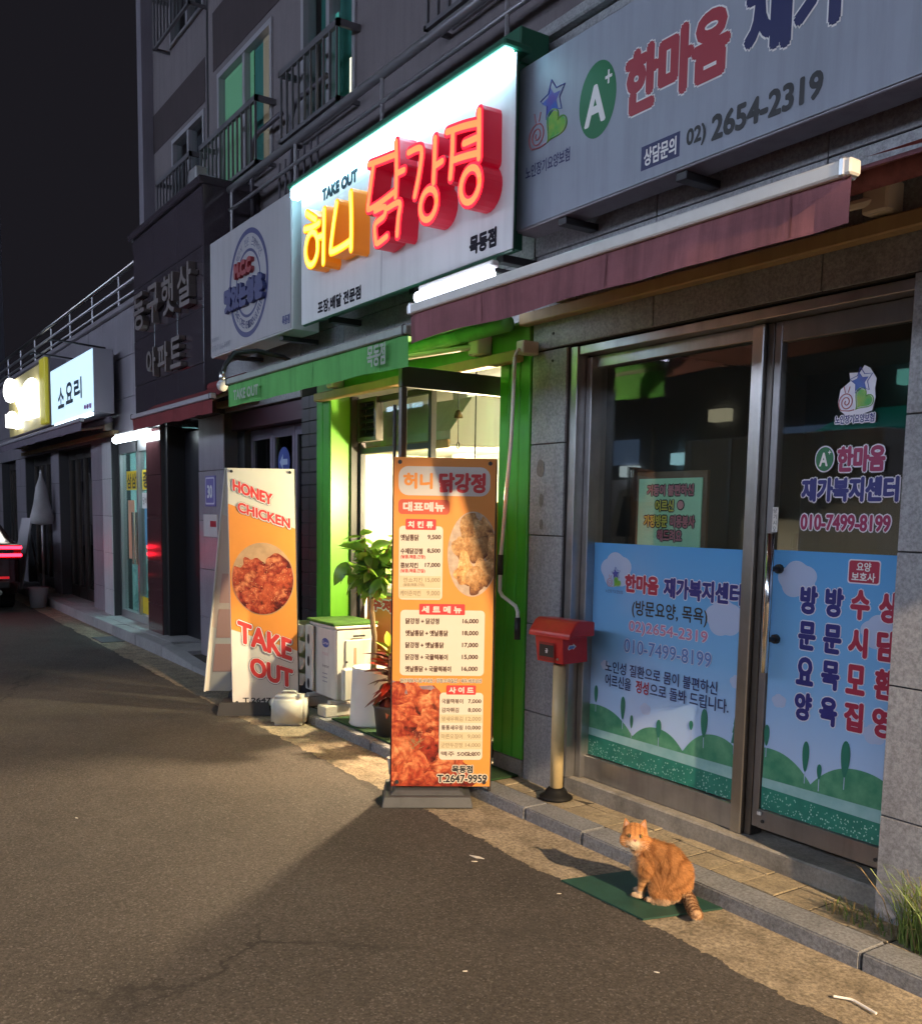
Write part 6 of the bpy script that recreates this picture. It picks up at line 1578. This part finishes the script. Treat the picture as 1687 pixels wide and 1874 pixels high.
# ------------------------------------------------------------------ parked car with its tail lights on
def make_car():
    x1, yr, L, Wd = -15.2, 2.42, 4.55, 1.80                     # rear bumper, right side
    t = thing('parked_car', 'dark car with glowing red tail lights at the left edge', 'car', (x1-L/2, yr-Wd/2, 0))
    paint = M('car_paint', (.045, .012, .016), .18, .3, coat=.6)
    prof = [(0, .42), (-.02, .60), (.06, .92), (.0, 1.02), (-.35, 1.08), (-.85, 1.38), (-1.5, 1.45), (-2.4, 1.42), (-3.1, 1.02), (-4.2, .88), (-4.5, .70), (-4.55, .40), (-4.4, .25), (-.2, .25)]
    bm = bmesh.new()
    rows = []
    for s, inset, up_ in ((0, .14, .0), (.06, .02, 0), (.5, .0, 0), (.94, .02, 0), (1, .14, 0)):
        row = []
        for px, pz in prof:
            k = max(0, (pz-.95)/.5)*.22 if s in (0, 1, .06, .94) else 0
            y = yr-Wd*s; y += (-k if s < .5 else k) if s != .5 else 0
            row.append(bm.verts.new((x1+px*(1-inset*.15)-inset*.15*L/2, y, pz)))
        rows.append(row)
    n = len(prof)
    for r0, r1_ in zip(rows[:-1], rows[1:]):
        for i in range(n): bm.faces.new((r0[i], r0[(i+1) % n], r1_[(i+1) % n], r1_[i]))
    bm.faces.new(rows[0]); bm.faces.new(list(reversed(rows[-1])))
    bmesh.ops.recalc_face_normals(bm, faces=bm.faces[:])
    mb = MB(); mb.add_bm(bm); bm.free()
    bd = obj('body', mb, paint, t)
    m_ = bd.modifiers.new('edge', 'BEVEL'); m_.width = .05; m_.segments = 3; m_.limit_method = 'ANGLE'
    bd.data.polygons.foreach_set('use_smooth', [True]*len(bd.data.polygons))
    gl = M('car_glass', (.01, .01, .012), .05, spec=.8)
    obj('rear_window', MB().quad((x1-.36, yr-.22, 1.10), (x1-.36, yr-Wd+.22, 1.10), (x1-.82, yr-Wd+.32, 1.385), (x1-.82, yr-.32, 1.385)), gl, t)
    for s in (0, 1):
        y = yr+.004 if s == 0 else yr-Wd-.004; k = -1 if s == 0 else 1
        obj('side_window', MB().prism([(x1-.65, y+k*.05, 1.06), (x1-.95, y+k*.22, 1.34), (x1-2.3, y+k*.22, 1.36), (x1-2.9, y+k*.06, 1.05)], (0, k*.01, 0)), gl, t)
        obj('mirror', MB().sphere((x1-2.75, y-k*.09, 1.06), (.06, .09, .06), 12, 8), paint, t, True)
        ya, yb = (yr-.44, yr+.012) if s == 0 else (yr-Wd-.012, yr-Wd+.44)
        tl_ = obj('tail_light', MB().box(x1-.16, x1+.035, ya, yb, .78, 1.0, .02), M('lamp_red_dark', (.25, .005, .008), .15), t)
        for z in (.82, .93): obj('lamp_strip', MB().box(x1-.10, x1+.045, ya+.02, yb+(.004 if s == 0 else 0), z, z+.045, .006), emissive('tail_red', (1., .010, .025), 16.), tl_)
        for xw in (x1-.85, x1-3.65):
            yy = yr-.10 if s == 0 else yr-Wd+.10
            wh = obj('wheel', MB().tube([(xw, yy-.1, .32), (xw, yy+.1, .32)], .32, 24), rubber, t)
            obj('rim', MB().tube([(xw, yy-.105, .32), (xw, yy+.105, .32)], .21, 16), alum, wh)
    obj('bumper_trim', MB().box(x1-.1, x1+.03, yr-Wd+.15, yr-.15, .36, .46, .02), black, t)
    obj('reflector', MB().box(x1-.02, x1+.034, yr-.4, yr-.16, .50, .53), emissive('reflector_red', (.8, .02, .03), .5), t)
    obj('exhaust', MB().tube([(x1-.2, yr-.3, .30), (x1+.04, yr-.3, .30)], .04, 12), MATS['chrome'], t)
    obj('number_plate', MB().box(x1+.0, x1+.02, yr-Wd/2-.26, yr-Wd/2+.26, .62, .74), white_p, t)
make_car()

# ------------------------------------------------------------------ warm street lamp up the street, behind the camera
t = thing('street_lamp', 'warm street lamp on a grey pole up the street', 'street lamp', (10.2, 2.75, 0))
obj('pole', MB().tube([(10.2, 2.75, 0), (10.2, 2.75, 6.6), (10.2, 2.6, 6.85), (10.2, 1.6, 6.95)], [.08, .06, .05, .04], 12), dark_m, t, True)
obj('lamp_head', MB().box(10.05, 10.35, 1.1, 1.75, 6.93, 7.03, .02), dark_m, t)
obj('lens', MB().box(10.08, 10.32, 1.15, 1.65, 6.90, 6.929), emissive('lamp_sodium', (1., .62, .28), 60.), t)
ld = bpy.data.lights.new('street_light', 'SPOT'); ld.energy = 28500; ld.color = (1., .72, .43); ld.spot_size = R(90); ld.spot_blend = .06; ld.shadow_soft_size = .10
lo_ = bpy.data.objects.new('street_light', ld); COL.objects.link(lo_); lo_.parent = t; lo_.location = (0, 1.4-2.75, 6.87)
lo_.rotation_euler = Vector((-math.cos(R(63.8)), .08*math.cos(R(63.8)), -math.sin(R(63.8)))).to_track_quat('-Z', 'Y').to_euler()   # full cut-off luminaire

# ------------------------------------------------------------------ opposite row of shops (added upper panels fill the street with light, low signs show in the glass)
t = thing('opposite_row', 'row of shops on the other side of the street', 'building', (-5, -7.5, 0))
obj('wall', MB().box(-26, 14, -8.0, -7.0, 0, 9.5), M('opp_wall', (.30, .30, .33), .8, var=.2, vs=1, streak=.2), t)
random.seed(21)
cool = [emissive('opp_fill_cool', (.56, .76, 1.0), 9.), emissive('opp_fill_mauve', (.78, .74, 1.0), 8.), emissive('opp_fill_white', (.74, .86, 1.), 8.4)]  # glow of the added fill panels
win_m = emissive('opp_window', (.75, .72, .8), .16)
x = -25.
k = 0
while x < 12:
    wd = random.uniform(2.2, 3.4)
    sg = obj('fill_panel', MB().box(x+.15, x+wd-.1, -6.998, -6.95, 4.45, 5.85), cool[k % 3], t)  # invented glowing panel, added as ambient fill and framed like a window
    obj('window_frame', MB().box(x+.08, x+.15, -6.998, -6.88, 4.38, 5.92).box(x+wd-.1, x+wd-.03, -6.998, -6.88, 4.38, 5.92).box(x+.15, x+wd-.1, -6.998, -6.88, 5.85, 5.92).box(x+.15, x+wd-.1, -6.998, -6.88, 4.38, 4.45), alum, sg)
    for q in (1, 2): obj('mullion', MB().box(x+.15+(wd-.25)*q/3-.03, x+.15+(wd-.25)*q/3+.03, -6.949, -6.89, 4.45, 5.85), alum, sg)
    obj('shop_window', MB().box(x+.3, x+wd-.3, -6.998, -6.97, .5, 2.3), win_m if k % 3 == 0 else glass_dk, t)
    if k % 2: obj('low_sign', MB().box(x+.3, x+wd-.4, -6.998, -6.9, 2.6, 3.1, .01), M('opp_low_sign', (.35, .38, .45), .5, emit=(.25, .4, .7), es=.8), t)
    x += wd; k += 1
for xx, zz, c_, st_ in ((-14.6, 2.35, (.8, .95, 1.), 3.), (-13.2, 2.55, (.5, .9, 1.), 4.), (-12.3, 3.3, (1., .9, .6), 2.), (-9.6, 2.9, (.7, .9, 1.), 3.), (-8.6, 3.6, (.3, .9, .8), 2.)):
    obj('hanging_sign', MB().box(xx, xx+.42, -6.997, -6.80, zz, zz+.22, .01), emissive('hang_%d' % int(-xx*10), c_, st_), t)
obj('teal_canopy', MB().prism([(-9.4, -6.99, 3.3), (-9.4, -6.0, 2.9), (-9.4, -6.0, 2.86), (-9.4, -6.99, 2.9)], (2.6, 0, 0)), M('teal_cloth', (.03, .45, .38), .7, emit=(.02, .4, .33), es=.35), t)
# parked pale truck opposite, seen only as a reflection
t = thing('parked_truck', 'pale parked truck reflected in the welfare centre window', 'truck', (-9.3, -4.0, 0))
obj('cab', MB().prism([(-11.0, -4.9, .45), (-11.0, -4.9, 1.2), (-10.7, -4.9, 1.95), (-9.5, -4.9, 2.0), (-9.5, -4.9, .45)], (0, 1.7, 0)), M('truck_paint', (.62, .64, .68), .3), t)
obj('windscreen', MB().quad((-11.005, -4.8, 1.25), (-11.005, -3.3, 1.25), (-10.735, -3.3, 1.9), (-10.735, -4.8, 1.9)), MATS['car_glass'], t)
obj('side_window', MB().prism([(-10.75, -3.195, 1.25), (-10.6, -3.195, 1.85), (-9.65, -3.195, 1.85), (-9.65, -3.195, 1.25)], (0, .01, 0)), MATS['car_glass'], t)
obj('cargo_box', MB().box(-9.4, -6.4, -4.95, -3.15, .7, 2.6, .02), M('truck_box', (.62, .63, .65), .35, streak=.2), t)
for k in range(5): obj('box_rib', MB().box(-9.3+.7*k, -9.25+.7*k, -3.149, -3.12, .72, 2.58), alum, t)
for xw in (-10.2, -7.2):
    for yy in (-4.8, -3.3): obj('wheel', MB().tube([(xw, yy-.11, .38), (xw, yy+.11, .38)], .38, 20), rubber, t)

build_texts()
